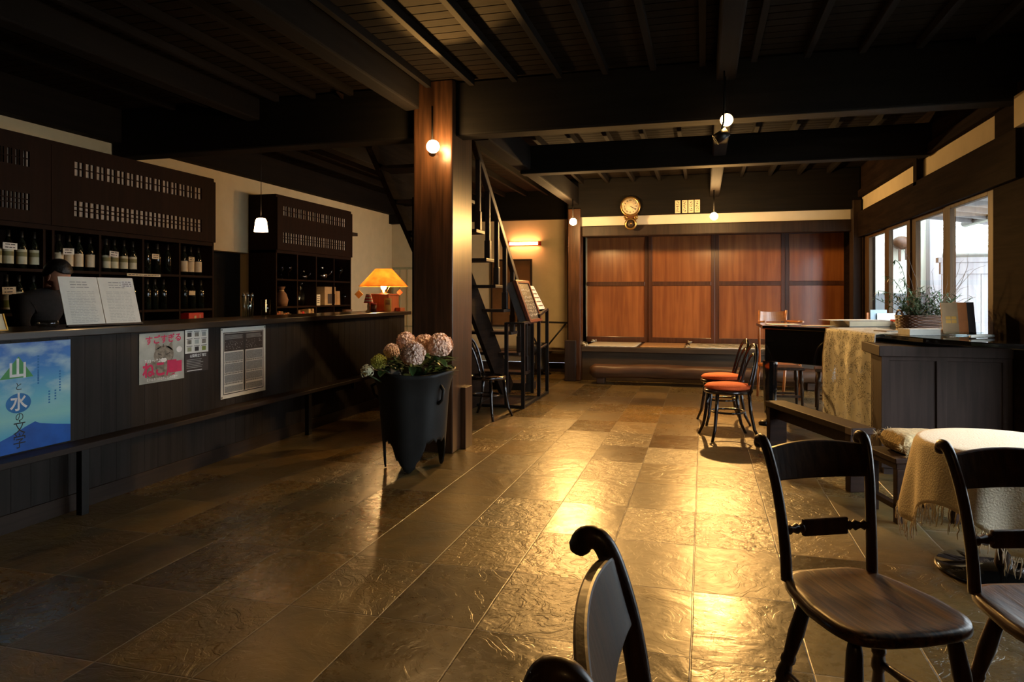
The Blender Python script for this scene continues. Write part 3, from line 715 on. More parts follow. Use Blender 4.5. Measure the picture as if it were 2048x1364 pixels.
t = thing('thumbnail_flyer', 'pale flyer with nine small pictures over a dark text block, beside the cat poster', 'flyer', (CX + 0.004, 4.34, 0.73), ONX)
MB().use(M['paper']).prism([(0, 0.14), (0.25, 0.14), (0.25, 0.315), (0, 0.315)], 0, 0.0012).use(M['blackprint']).prism([(0, 0), (0.25, 0), (0.25, 0.139), (0, 0.139)], 0, 0.0012).build('sheet', None, t)
b = MB(); cols = ['catdark', 'catgrey', 'hills', 'catgrey', 'hills', 'catgrey', 'rugtile', 'blackprint', 'greenlabel']
for i in range(9):
    r_, c_ = divmod(i, 3); b.use(M[cols[i]]); x0 = 0.015 + c_ * 0.078; y0 = 0.262 - r_ * 0.054
    b.rect(x0 + 0.008, x0 + 0.052, y0, y0 + 0.032, 0.0016); b.use(M['ink']); b.rect(x0, x0 + 0.06, y0 + 0.037, y0 + 0.041, 0.0016)
b.build('thumbnail_pictures', None, t)
text('山梨県立博物館', 0.026, (0.14, 0.118, 0.0016), M['white'], t, bold=0.0005)
b = MB().use(M['grey_ink'])
for i in range(6): b.rect(0.015, 0.16 + 0.05 * random.random(), 0.09 - i * 0.012, 0.094 - i * 0.012, 0.0016)
b.use(M['white']); b.rect(0.02, 0.18, 0.008, 0.013, 0.0016)
b.build('small_print', None, t)

t = thing('schedule_sheet', 'white edged black and grey schedule sheet pinned to the bar front', 'notice', (CX + 0.004, 4.735, 0.477), ONX)
W, Hh = 0.585, 0.562
MB().prism([(0, 0), (W, 0), (W, Hh), (0, Hh)], 0, 0.0012).build('sheet', M['paper'], t)
b = MB().use(M['ink'])
b.rect(0.03, W - 0.03, 0.03, Hh - 0.035, 0.0015); b.use(M['paper']); b.rect(0.037, W - 0.037, 0.037, Hh - 0.042, 0.0017)
b.use(M['blackprint']); b.rect(0.04, W - 0.04, 0.375, Hh - 0.045, 0.0019)
b.use(M['newsgrey'])
for cx0, cx1 in ((0.045, 0.275), (0.315, W - 0.045)):
    for y0, y1 in ((0.295, 0.365), (0.205, 0.275), (0.125, 0.185), (0.045, 0.095)): b.rect(cx0, cx1, y0, y1, 0.0019)
    b.use(M['ink'])
    for yy in (0.28, 0.19, 0.11):
        for k_ in range(16): b.rect(cx0 + k_ * 0.0145, cx0 + k_ * 0.0145 + 0.008, yy, yy + 0.012, 0.0019)
    b.use(M['grey_ink'])
    for k_ in range(5): b.rect(cx0 + 0.005, cx1 - 0.03 * random.random(), 0.50 - k_ * 0.007, 0.503 - k_ * 0.007, 0.0021)
    for k_ in range(40):
        xx = random.uniform(cx0, cx1 - 0.01); yy = random.uniform(0.385, 0.455); b.rect(xx, xx + 0.006, yy, yy + 0.004, 0.0021)
    b.use(M['newsgrey'])
b.use(M['ink']); b.rect(0.283, 0.307, 0.04, Hh - 0.045, 0.002)
b.build('schedule_print', None, t)
for px_, py_ in ((0.012, Hh - 0.012), (W - 0.012, Hh - 0.012), (0.012, 0.012)):
    MB().ball((px_, py_, 0.003), 0.006, 0.006, 0.004, 8, 5).build('drawing_pin', M['ink'], t)

# things on the bar ---------------------------------------------------------
def text_lines(b, x0, x1, y0, y1, n, z=0.0012, h=0.0035):
    for i in range(n):
        y_ = y1 - (y1 - y0) * i / max(1, n - 1)
        x_ = x0
        while x_ < x1 - 0.01:
            w_ = random.uniform(0.012, 0.05); w_ = min(w_, x1 - x_)
            b.rect(x_, x_ + w_, y_ - h / 2, y_ + h / 2, z); x_ += w_ + 0.006
mt_ = thing('menu_stand', 'large open white menu leaning on the bar top, two pages of fine print', 'menu', (0, 0, 0))
A = at(133, 661, X=-3.80); Bp = at(283, 653, X=-3.72)
A.z = Bp.z = 1.101
mt_.location = A; ang = math.atan2(Bp.y - A.y, Bp.x - A.x); wd = (Bp - A).length
mt_.rotation_euler = (R(90 - 16), 0, ang)
hh = 0.33
for k_ in range(2):
    x0 = -0.035 * 0 + k_ * wd / 2
    sh = -0.10
    pg = MB()
    q = wd / 2
    vs = [(x0 + 0.003, 0), (x0 + q - 0.002, 0), (x0 + q - 0.004 + (0 if k_ == 0 else 0), hh), (x0 + 0.0, hh)]
    pg.prism(vs, 0, 0.004)
    o = pg.build('page', M['paper'], mt_)
    b = MB().use(M['grey_ink']); text_lines(b, x0 + 0.04, x0 + q - 0.04, 0.03, hh - 0.10, 20, 0.0048, 0.0018)
    text_lines(b, x0 + 0.07, x0 + q - 0.07, hh - 0.07, hh - 0.035, 3, 0.0048, 0.005); b.build('print', None, o)
MB().prism([(0, 0.0), (wd, 0.0), (wd, 0.012), (0, 0.012)], -0.004, 0.02).build('foot', M['darkwood'], mt_)
MB().bar((wd / 2, hh * 0.75, -0.002), (wd / 2, 0.03, -0.10), 0.05, 0.004).build('prop', M['darkwood'], mt_)
pt = MB().prism([(0, 0), (0.085, 0.0), (0.085, 0.045), (0, 0.045)], 0.0052, 0.006).build('price_slip', M['white'], mt_); pt.location = (wd - 0.10, hh - 0.065, 0)
b = MB().use(M['ink']); text_lines(b, wd - 0.092, wd - 0.025, hh - 0.058, hh - 0.03, 3, 0.0068, 0.004); b.build('price_writing', None, mt_)

t = thing('glass_bowl', 'clear glass ashtray bowl on the bar beside the open menu', 'bowl', at(94, 656, X=-3.78))
t.location.z = 1.101
MB().lathe([(0.0, 0.004), (0.045, 0.004), (0.062, 0.03), (0.058, 0.05), (0.053, 0.05), (0.056, 0.03), (0.04, 0.012), (0.0, 0.012)], n=24).build('bowl', M['glass'], t)
t = thing('leaning_card', 'edge of an orange trimmed card stand at the far left end of the bar', 'card', (-3.75, 3.0, 1.101), (0, R(-20), 0))
MB().box(0, 0.006, -0.15, 0.03, 0, 0.10).build('card', M['cream'], t)
MB().box(0.006, 0.012, -0.15, 0.035, 0, 0.006).box(0.006, 0.012, 0.028, 0.035, 0, 0.10).build('edging', M['tagyellow'], t)

p = at(522, 640, X=-3.82)
def tumbler(label, loc, r, h, mt='glass', cutlery=0):
    t = thing('glass_jar', label, 'glass', loc)
    MB().lathe([(0.0, 0.003), (r * 0.82, 0.003), (r, h), (r - 0.004, h), (r * 0.82 - 0.003, 0.01), (0, 0.01)], n=20).build('jar_wall', M[mt], t)
    return t
tumbler('larger clear glass tumbler holding spoons on the bar', (p.x - 0.08, p.y - 0.08, 1.101), 0.055, 0.20)
tumbler('smaller glass tumbler in front of the spoon tumbler on the bar', (p.x + 0.0, p.y + 0.07, 1.101), 0.045, 0.16)
sp_ = MB()
for k_ in range(6):
    a_ = k_ * 1.05; r0 = 0.02; r1 = 0.042
    o = MB().tube([(r0 * math.cos(a_), r0 * math.sin(a_), 0.013), (r1 * math.cos(a_), r1 * math.sin(a_), 0.19)], [0.003, 0.004], 6)
    o.ball((r1 * math.cos(a_), r1 * math.sin(a_), 0.20), 0.012, 0.006, 0.022, 8, 6)
    q_ = o.build('spoon', M['steel']); q_.location = (p.x - 0.08, p.y - 0.08, 1.101)
    tag(q_, 'steel spoon standing in the larger glass tumbler on the bar', 'spoon', 'spoons in the tumbler')

# table lamp at the bar end
LX, LY = -3.90, 8.13
lamp = thing('table_lamp', 'lit table lamp with wide orange parchment shade on a wooden box at the bar end', 'lamp', (LX, LY, 1.101))
MB().box(-0.14, 0.14, -0.15, 0.15, 0.0, 0.21).box(-0.155, 0.155, -0.165, 0.165, 0.205, 0.22).build('box_base', M['lampwood'], lamp, bevel=0.005)
MB().lathe([(0.0, 0.22), (0.05, 0.22), (0.05, 0.232), (0.018, 0.24), (0.016, 0.275), (0.0, 0.275)], n=18).build('socket', M['brass'], lamp)
n6 = 24
MB().lathe([(0.305, 0.315), (0.105, 0.535)], n=n6).build('shade', M['shade'], lamp)
MB().tube([(0.307 * math.cos(2 * PI * i / 32), 0.307 * math.sin(2 * PI * i / 32), 0.315) for i in range(32)], 0.004, 6, closed=True).build('shade_ring', M['tagyellow'], lamp)
for a_ in (0.4, 2.5, 4.6):
    MB().tube([(0.03 * math.cos(a_), 0.03 * math.sin(a_), 0.23), (0.085 * math.cos(a_), 0.085 * math.sin(a_), 0.33), (0.10 * math.cos(a_), 0.10 * math.sin(a_), 0.53)], 0.0035, 6).build('shade_arm', M['brass'], lamp)
MB().ball((0, 0, 0.315), 0.035, 0.035, 0.045).build('bulb', M['bulbsmall'], lamp)
def hang_tag(label, loc, sz, mt):
    t = thing('hanging_tag', label, 'tag', loc)
    m_ = Matrix.Rotation(YAW, 4, 'Z')
    MB().prism([(0, -sz), (sz, 0), (0, sz), (-sz, 0)], -0.004, 0.004, m_ @ Matrix.Rotation(R(90), 4, 'X')).build('card', M[mt], t)
    MB().tube([(0, 0, sz), (0.006, 0, sz + 0.03), (0, 0, sz + 0.055)], 0.003, 5).build('string', M['iron'], t)
hang_tag('yellow diamond tag hanging from the left rim of the lamp shade', (LX - 0.30, LY - 0.09, 1.315), 0.055, 'tagyellow')
hang_tag('small brown star tag hanging under the right side of the lamp shade', (LX + 0.175, LY + 0.10, 1.34), 0.04, 'lampwood')
# little striped lamp
ml = thing('miniature_lamp', 'tiny red and white striped toy lamp beside the big table lamp', 'lamp', at(737, 626, X=-3.86)); ml.location.z = 1.101
b = MB()
for i in range(6):
    b.use(M['red'] if i % 2 == 0 else M['cream'])
    r0 = 0.058 - i * 0.005; z0 = 0.11 + i * 0.018
    b.lathe([(r0, z0), (r0 - 0.005, z0 + 0.018)], n=20)
b.build('shade', None, ml)
MB().lathe([(0.0, 0), (0.035, 0), (0.035, 0.012), (0.014, 0.03), (0.018, 0.07), (0.01, 0.12), (0, 0.12)], n=16).build('base', M['cream'], ml)
t = thing('price_card', 'curled cream card with printed lines in front of the lamp box', 'card', (LX + 0.165, LY - 0.215, 1.101), (0, 0, R(18)))
MB().lathe([(0.06, 0.0), (0.06, 0.17)], n=10, arc=(-2.4, -0.75)).build('card', M['tagyellow'], t)
b = MB().use(M['ink'])
for i in range(4): b.lathe([(0.0605, 0.13 - i * 0.014), (0.0605, 0.136 - i * 0.014)], n=6, arc=(-2.1, -1.1))
b.build('printed_lines', None, t)
t = thing('round_tin', 'small red and brown round tin between the toy lamp and the card', 'tin', at(747, 627, X=-3.80)); t.location.z = 1.101
MB().lathe([(0, 0), (0.035, 0), (0.035, 0.09), (0.0, 0.09)], n=20).build('body', M['redframe'], t)
MB().lathe([(0, 0.09), (0.037, 0.09), (0.037, 0.105), (0.0, 0.108)], n=20).build('lid', M['red'], t)
fb = MB().box(-0.05, 0.05, -0.07, 0.07, 0, 0.045).build('flat_box', M['lampwood'], bevel=0.003); fb.location = (-3.74, 8.24, 0)
fb.location.z = 1.101; tag(fb, 'flat reddish wooden box right of the table lamp', 'box')

# ================================================================== BACK-BAR SHELF UNITS
SX = -5.1
def shelf_unit(label, ya, yb, openings, doors):
    t = thing('shelf_unit', label, 'shelf', (SX, 0, 0))
    c = MB()
    c.box(-0.39, 0.0, ya, yb, 2.52, 2.56)                 # top
    c.box(-0.39, 0.0, ya, ya + 0.025, 0, 2.52); c.box(-0.39, 0, yb - 0.025, yb, 0, 2.52)
    c.box(-0.39, -0.375, ya, yb, 0, 2.52)                 # back
    c.box(-0.375, 0.0, ya, yb, 1.83, 1.87)
    c.box(-0.375, 0.0, ya, yb, 0.78, 0.82)
    c.build('carcass', M['shelfwood'], t, bevel=0.003)
    for z_ in (1.51, 1.163):
        MB().box(-0.375, -0.003, ya + 0.025, yb - 0.025, z_ - 0.022, z_).build('shelf_board', M['shelfwood'], t)
    for y_ in openings:
        MB().box(-0.375, -0.001, y_ - 0.011, y_ + 0.011, 0.82, 1.83).build('divider', M['shelfwood'], t)
    for (a, b_, s0, s1, pairs) in doors:
        d = MB()
        # frame and rails leave two lattice slots open
        d.box(0.001, 0.022, a, s0, 1.87, 2.52); d.box(0.001, 0.022, s1, b_, 1.87, 2.52)
        d.box(0.001, 0.022, s0, s1, 1.87, 1.965); d.box(0.001, 0.022, s0, s1, 2.095, 2.305); d.box(0.001, 0.022, s0, s1, 2.425, 2.52)
        dd = d.build('door', M['shelfwood'], t)
        L = MB(); n_ = pairs; wd_ = (s1 - s0) / n_
        for i in range(n_):
            y0 = s0 + i * wd_
            L.box(0.006, 0.02, y0 - 0.014, y0 + 0.012, 2.305, 2.425)
            L.box(0.008, 0.018, y0 + wd_ * 0.5 - 0.002, y0 + wd_ * 0.5 + 0.008, 2.305, 2.425)
            L.box(0.006, 0.02, y0 - 0.006, y0 + 0.008, 1.965, 2.095)
            L.box(0.006, 0.02, y0 + wd_ * 0.42, y0 + wd_ * 0.42 + 0.012, 1.965, 2.095)
        L.box(0.008, 0.018, s0, s1, 2.362, 2.370); L.box(0.008, 0.018, s0, s1, 2.01, 2.018); L.box(0.008, 0.018, s0, s1, 2.045, 2.053)
        L.build('lattice', M['shelfwood'], dd)
        MB().box(0.001, 0.004, s0, s1, 2.305, 2.425).box(0.001, 0.004, s0, s1, 1.965, 2.095).build('lattice_paper', M['lattice'], dd)
    return t
def yx(px, X=SX): return at(px, 600, X=X).y
shelf_unit('large dark shelf unit full of wine bottles, left behind the bar', 2.6, 6.46, [3.05, 3.53, 4.0, 4.44, 4.52, 4.98, 5.47, 5.95],
           [(2.6, 4.48, 3.2, yx(55), 17), (4.485, 6.46, yx(143), yx(400), 14)])
shelf_unit('smaller dark shelf unit with glassware and books, behind the bar left of the table lamp', 7.60, 9.52, [8.08, 8.54, 9.02],
           [(7.60, 9.52, yx(563), yx(689), 14)])

# bottles: four kinds
def make_bottle(kind):
    t = thing('wine_bottle', '', 'bottle')
    h = 0.295; r = 0.036
    MB().lathe([(0, 0.0), (r, 0.0), (r, 0.185), (r * 0.8, 0.205), (0.014, 0.235), (0.013, h), (0.0, h)], n=16).build('bottle', M['bottle'], t)
    MB().lathe([(0.0148, 0.245), (0.0148, h + 0.002), (0, h + 0.002)], n=12).build('capsule', M['iron'], t)
    if kind == 'cream':
        o = MB().lathe([(r + 0.001, 0.035), (r + 0.001, 0.15)], n=16).build('label', M['label'], t)
        MB().lathe([(r + 0.0016, 0.095), (r + 0.0016, 0.13)], n=16).build('label_band', M['band'], o)
    if kind == 'plain':
        MB().lathe([(r + 0.001, 0.035), (r + 0.001, 0.145)], n=16).build('label', M['cream'], t)
    if kind == 'green':
        o = MB().lathe([(r + 0.001, 0.03), (r + 0.001, 0.165)], n=16).build('label', M['label'], t)
        MB().lathe([(r + 0.0016, 0.045), (r + 0.0016, 0.10)], n=16).build('label_picture', M['greenlabel'], o)
    return t
used = {}
def bottle(kind, px, z, label, group, X=-5.17):
    loc = (X, yx(px, X), z + 0.001)
    if kind not in used:
        used[kind] = make_bottle(kind); t = used[kind]; t.location = loc; t['label'] = label
    else: t = dup(used[kind], loc, random.random(), label)
    t['group'] = group
    return t
ords = ['leftmost', 'second', 'third', 'rightmost']
for i, px in enumerate((-8, 16, 43, 68)):
    bottle('cream', px, 1.51, '%s cream labelled bottle in the first upper shelf cell, above the person' % ords[i], 'upper row bottles, first cell')
for i, px in enumerate((117, 137, 157, 180)):
    bottle('plain', px, 1.51, '%s pale labelled bottle in the second cell of the upper shelf row' % ords[i], 'upper row bottles, second cell')
for i, px in enumerate((212, 228, 247, 265)):
    bottle('cream', px, 1.51, '%s olive banded bottle in the third cell of the upper shelf row' % ords[i], 'upper row bottles, third cell')
for i, px in enumerate((294, 314, 335)):
    bottle('dark', px, 1.51, '%s unlabelled dark bottle in the fourth cell of the upper shelf row' % ['leftmost', 'middle', 'rightmost'][i], 'upper row bottles, fourth cell')
for i, px in enumerate((368, 381, 396)):
    bottle('plain', px, 1.51, '%s cream labelled bottle at the right end of the upper shelf row' % ['leftmost', 'middle', 'rightmost'][i], 'upper row bottles, fifth cell')
for i, px in enumerate((12, 37, 66)):
    bottle('green', px, 1.163, '%s green labelled bottle at the left end of the lower row' % ['leftmost', 'middle', 'rightmost'][i], 'lower row bottles, first cell')
for i, px in enumerate((160, 184)):
    bottle('dark', px, 1.163, '%s dark bottle showing only its neck above the left menu page' % ['left', 'right'][i], 'lower row bottles, second cell')
for i, px in enumerate((222, 244, 264)):
    bottle('dark', px, 1.163, '%s dark bottle neck above the right menu page' % ['leftmost', 'middle', 'rightmost'][i], 'lower row bottles, third cell')
for i, px in enumerate((294, 309, 326)):
    bottle('dark', px, 1.163, '%s dark bottle just right of the open menu, lower row' % ['leftmost', 'middle', 'rightmost'][i], 'lower row bottles, fourth cell')
for i, px in enumerate((368, 384, 401)):
    bottle('dark', px, 1.163, '%s dark bottle above the red box, lower row' % ['leftmost', 'middle', 'rightmost'][i], 'lower row bottles, fifth cell')
for (px, py, wd_, hh_, mt, lab) in ((20, 492, 0.115, 0.05, 'paper', 'white price card in front of the first cell bottles above the person'), (137, 503, 0.105, 0.05, 'paper', 'white price card tied to the second cell bottles, upper row'),
        (228, 508, 0.10, 0.048, 'paper', 'white price card on the third cell bottles, upper row'), (311, 513, 0.09, 0.048, 'cream', 'cream price card on the dark unlabelled bottles, upper row'),
        (383, 518, 0.085, 0.042, 'cream', 'price card on the right end bottles, upper row'), (18, 581, 0.11, 0.055, 'cream', 'price card above the green labelled bottles'), (384, 586, 0.09, 0.045, 'cream', 'blank cream card on the bottles above the red box')):
    t = thing('price_card', lab, 'card', at(px, py, X=-5.11), (R(90), R(random.uniform(-4, 4)), R(90)))
    MB().prism([(-wd_ / 2, -hh_ / 2), (wd_ / 2, -hh_ / 2), (wd_ / 2, hh_ / 2), (-wd_ / 2, hh_ / 2)], 0, 0.002).build('card', M[mt], t)
    if 'blank' not in lab:
        b = MB().use(M['ink']); text_lines(b, -wd_ * 0.35, wd_ * 0.35, -hh_ * 0.2, hh_ * 0.25, 2, 0.0025, 0.007); b.build('writing', None, t)
t = thing('shelf_strip_label', 'long thin cream label strip on the shelf edge under the third and fourth cells', 'label', (-5.096, yx(253), 1.492), ONX)
MB().prism([(0, -0.012), (yx(320) - yx(253), -0.012), (yx(320) - yx(253), 0.012), (0, 0.012)], 0, 0.002).build('strip', M['cream'], t)
b = MB().use(M['ink']); text_lines(b, 0.015, yx(320) - yx(253) - 0.02, 0, 0, 1, 0.0025, 0.006); b.build('writing', None, t)
# glass vessels
def goblet(label, loc, s=1.0, grp=None):
    t = thing('wine_glass', label, 'glass', loc, 0, grp)
    MB().lathe([(0, 0), (0.035 * s, 0.002), (0.005 * s, 0.008), (0.004 * s, 0.08 * s), (0.02 * s, 0.095 * s), (0.042 * s, 0.13 * s), (0.038 * s, 0.19 * s), (0.036 * s, 0.19 * s), (0.039 * s, 0.13 * s), (0.0, 0.092 * s)], n=18).build('glass', M['glass'], t)
    return t
def carafe(label, loc, s=1.0):
    t = thing('glass_teapot', label, 'teapot', loc)
    MB().lathe([(0, 0), (0.04 * s, 0.0), (0.065 * s, 0.04 * s), (0.062 * s, 0.08 * s), (0.035 * s, 0.11 * s), (0.02 * s, 0.125 * s), (0.024 * s, 0.15 * s)], n=20).build('body', M['glass2'], t)
    MB().tube([(0.05 * s, 0.03 * s, 0.05 * s), (0.09 * s, 0.05 * s, 0.09 * s), (0.10 * s, 0.055 * s, 0.13 * s)], [0.014 * s, 0.01 * s, 0.008 * s], 10).build('spout', M['glass2'], t)
    MB().lathe([(0, 0.16 * s), (0.02 * s, 0.15 * s), (0.03 * s, 0.12 * s)], n=14).build('lid', M['glass2'], t)
    return t
M['glass2'] = glass('thick_glass', (0.75, 0.78, 0.76), 0.12, 0.85)
for px, s_, lab in ((312, 0.9, 'left small glass on the bottom shelf beside the red box'), (333, 0.9, 'right small glass on the bottom shelf beside the red box')):
    goblet(lab, (-5.2, yx(px, -5.2), 0.88), s_)
t = thing('red_box', 'bright red carton on the shelf just above the bar top', 'box', (-5.16, yx(378, -5.16), 0.821))
MB().box(-0.09, 0.09, -0.11, 0.11, 0, 0.30).build('carton', M['red'], t, bevel=0.003)
b = MB().use(M['cream'])
m_ = Matrix.Translation((0.091, 0, 0)) @ Matrix.Rotation(R(90), 4, 'Z') @ Matrix.Rotation(R(90), 4, 'X')
b.add([m_ @ Vector(v) for v in ((-0.03, 0.22, 0), (0.0, 0.22, 0), (0.0, 0.27, 0), (-0.03, 0.27, 0))], [(0, 1, 2, 3)])
b.add([m_ @ Vector(v) for v in ((0.05, 0.21, 0), (0.06, 0.21, 0), (0.06, 0.28, 0), (0.05, 0.28, 0))], [(0, 1, 2, 3)])
b.build('carton_print', None, t)
goblet('left goblet in the top left cell of the small shelf unit', (-5.2, yx(562, -5.2), 1.511), 1.0)
goblet('right goblet in the top left cell of the small shelf unit', (-5.14, yx(577, -5.14), 1.511), 1.0)
carafe('small round glass teapot in the second top cell of the small shelf unit', (-5.2, yx(607, -5.2), 1.511), 0.8)
carafe('large round glass teapot in the third top cell of the small shelf unit', (-5.2, yx(643, -5.2), 1.511), 1.25)
goblet('goblet in the top right cell of the small shelf unit', (-5.18, yx(679, -5.18), 1.511), 1.1)
t = thing('gift_bag', 'brown patterned gathered bag in the middle row of the small shelf unit', 'bag', (-5.2, yx(563, -5.2), 1.164))
MB().lathe([(0, 0), (0.07, 0.0), (0.085, 0.08), (0.06, 0.16), (0.025, 0.2), (0.05, 0.25)], n=12).build('bag', M['bookcolC'], t)
MB().tube([(0.03 * math.cos(a), 0.03 * math.sin(a), 0.2) for a in [i * 0.7 for i in range(9)]], 0.005, 5, closed=True).build('tie', M['cream'], t)
t = thing('glass_decanter', 'tall glass bottle in the middle row of the small shelf unit', 'bottle', (-5.2, yx(603, -5.2), 1.164))
MB().lathe([(0, 0), (0.045, 0), (0.05, 0.15), (0.02, 0.2), (0.02, 0.27), (0.028, 0.28)], n=18).build('body', M['glass2'], t)
MB().ball((0, 0, 0.30), 0.022).build('stopper', M['glass2'], t)
t = thing('presentation_box', 'brown carton with a window in the third cell, middle row of the small shelf unit', 'box', (-5.19, yx(653, -5.19), 1.164))
MB().box(-0.08, 0.06, -0.15, 0.15, 0, 0.26).build('carton', M['bookcolB'], t, bevel=0.003)
MB().box(0.06, 0.064, -0.07, 0.13, 0.02, 0.16).build('window', M['bookcolD'], t)
t = thing('white_card', 'small white lettered card standing before the presentation box', 'card', (-5.09, yx(637, -5.09), 1.164))
MB().box(-0.004, 0.0, -0.045, 0.045, 0, 0.15).build('card', M['paper'], t)
b = MB().use(M['ink']); m_ = Matrix.Translation((0.0006, 0, 0.08)) @ Euler(ONX).to_matrix().to_4x4(); b2 = MB().use(M['ink']); text_lines(b2, -0.03, 0.03, -0.04, 0.04, 4, 0, 0.012)
b.add([m_ @ Vector(v) for v in b2.v], b2.f); b.build('writing', None, t)
t = thing('curled_card', 'curled orange card in the fourth cell, middle row of the small shelf unit', 'card', (-5.16, yx(672, -5.16), 1.164))
MB().lathe([(0.06, 0), (0.055, 0.2)], n=8, arc=(-1.2, 0.6)).build('card', M['tanbook'], t)
goblet('goblet lying tilted beside the curled card in the small shelf unit', (-5.18, yx(688, -5.18), 1.164), 0.85)
t = thing('storage_jar', 'pale jar on the bottom right shelf of the small shelf unit', 'jar', (-5.17, yx(694, -5.17), 0.821))
MB().lathe([(0, 0), (0.06, 0), (0.075, 0.24), (0.0, 0.24)], n=18).build('body', M['cream'], t)
MB().lathe([(0.078, 0.24), (0.078, 0.27), (0, 0.27)], n=18).build('lid', M['bookcolC'], t)
cols = ['bookcolA', 'bookcolA', 'bookcolC', 'bookcolB', 'bookcolA', 'bookcolC', 'bookcolB', 'bookcolC', 'bookcolC', 'bookcolA', 'red', 'bookcolC', 'bookcolD', 'bookcolB', 'bookcolC', 'bookcolB', 'paper']
names = {'bookcolA': 'rust', 'bookcolB': 'cream', 'bookcolC': 'brown', 'bookcolD': 'dark', 'red': 'red', 'paper': 'white'}
ORD = 'first second third fourth fifth sixth seventh eighth ninth tenth eleventh twelfth thirteenth fourteenth fifteenth sixteenth seventeenth'.split()
yb_ = 7.66
for i, c_ in enumerate(cols):
    if i == 7: yb_ = 8.11
    th = random.uniform(0.032, 0.055); hgt = 0.27 + random.uniform(-0.03, 0.03)
    t = thing('book', '%s book spine, %s from the left on the bottom shelf behind the bar' % (names[c_], ORD[i]), 'book', (-5.13, yb_, 0.821), 0, 'books on the bottom shelf')
    MB().box(-0.16, 0.0, 0, th - 0.002, 0, hgt).build('cover', M[c_], t, bevel=0.002)
    MB().box(-0.155, -0.005, 0.004, th - 0.006, 0.004, hgt + 0.001).build('pages', M['cream'], t)
    yb_ += th + 0.003

# ================================================================== PERSON BEHIND THE BAR
def skin_body(name, verts, edges, rads, mat, parent, root=0, sub=2):
    me = bpy.data.meshes.new(name); me.from_pydata(verts, edges, []); o = bpy.data.objects.new(name, me); C.objects.link(o)
    m_ = o.modifiers.new('skin', 'SKIN'); m_.use_smooth_shade = True
    for i, v in enumerate(me.skin_vertices[0].data):
        v.radius = rads[i] if hasattr(rads[i], '__len__') else (rads[i], rads[i]); v.use_root = (i == root)
    s_ = o.modifiers.new('sub', 'SUBSURF'); s_.levels = sub; s_.render_levels = sub
    bpy.context.view_layer.update()
    dg = bpy.context.evaluated_depsgraph_get()
    nm = bpy.data.meshes.new_from_object(o.evaluated_get(dg)); bpy.data.objects.remove(o)
    nm.materials.clear(); nm.materials.append(mat)
    for p_ in nm.polygons: p_.use_smooth = True
    r = bpy.data.objects.new(name, nm); C.objects.link(r); r.parent = parent
    return r
pp = thing('person', 'dark haired person in black clothes bending behind the bar left of the open menu', 'person', (-4.80, 4.07, 0), (0, 0, 0))
# the figure faces +X, bowed forward over the work top
V = [(0, 0, 0.86), (0.03, 0, 1.02), (0.08, 0, 1.18), (0.14, 0, 1.30), (0.20, 0, 1.355),
     (0.12, 0.17, 1.27), (0.18, 0.22, 1.07), (0.36, 0.15, 0.96),
     (0.12, -0.17, 1.27), (0.18, -0.22, 1.07), (0.36, -0.15, 0.96),
     (0.0, 0.10, 0.80), (0.02, 0.11, 0.45), (-0.02, 0.11, 0.09), (0.12, 0.12, 0.04),
     (0.0, -0.10, 0.80), (0.02, -0.11, 0.45), (-0.02, -0.11, 0.09), (0.12, -0.12, 0.04)]
E_ = [(0, 1), (1, 2), (2, 3), (3, 4), (3, 5), (5, 6), (6, 7), (3, 8), (8, 9), (9, 10), (0, 11), (11, 12), (12, 13), (13, 14), (0, 15), (15, 16), (16, 17), (17, 18)]
Rr = [(0.12, 0.16), (0.11, 0.14), (0.11, 0.15), (0.10, 0.13), 0.052, 0.065, 0.045, 0.033, 0.065, 0.045, 0.033, 0.09, 0.06, 0.045, 0.035, 0.09, 0.06, 0.045, 0.035]
skin_body('body', V, E_, Rr, M['blackcloth'], pp)
# head with face, tilted down
hm = Matrix.Translation((0.245, 0.0, 1.445)) @ Matrix.Rotation(R(28), 4, 'Y')
b = MB().ball((0, 0, 0), 0.092, 0.074, 0.112, 24, 18, hm)
hv = []
for v in b.v:
    q = hm.inverted() @ Vector(v)
    if q.x > 0 and q.z < -0.02: q.y *= 1 - 0.35 * (-q.z) / 0.112
    if q.x > 0.05: q.x = 0.05 + (q.x - 0.05) * 0.8
    hv.append(tuple(hm @ q))
b.v = hv
b.ball(hm @ Vector((0.088, 0, -0.022)), 0.016, 0.012, 0.022, 10, 8, hm.to_3x3().to_4x4())
b.ball(hm @ Vector((0.010, 0.076, -0.01)), 0.016, 0.008, 0.028, 10, 8, hm.to_3x3().to_4x4())
b.ball(hm @ Vector((0.010, -0.076, -0.01)), 0.016, 0.008, 0.028, 10, 8, hm.to_3x3().to_4x4())
b.tube([hm @ Vector((-0.03, 0, -0.06)), Vector((0.20, 0, 1.36))], [0.05, 0.055], 14)
b.build('head', M['skin'], pp)
b = MB()
for sy in (-1, 1): b.ball(hm @ Vector((0.078, 0.028 * sy, 0.012)), 0.008, 0.013, 0.006, 8, 6, hm.to_3x3().to_4x4())
b.build('eyes', M['ink'], pp)
MB().ball(hm @ Vector((0.080, 0, -0.058)), 0.007, 0.022, 0.005, 10, 6, hm.to_3x3().to_4x4()).build('mouth', M['redframe'], pp)
b = MB(); n_ = 26; m2 = 14; vs = []; fs = []
for i in range(m2 + 1):
    for j in range(n_):
        a_ = 2 * PI * j / n_; lim = 0.52 + 0.62 * (1 - math.cos(a_)) / 2 * 1.05
        t_ = min(1.0, lim) * PI * 0.62 * i / m2 if math.cos(a_) < 0.2 else 0.36 * PI * i / m2
        k_ = 1 + 0.03 * math.sin(9 * a_)
        vs.append(hm @ Vector((0.105 * k_ * math.sin(t_) * math.cos(a_) - 0.004, 0.088 * k_ * math.sin(t_) * math.sin(a_), 0.122 * math.cos(t_) + 0.006)))
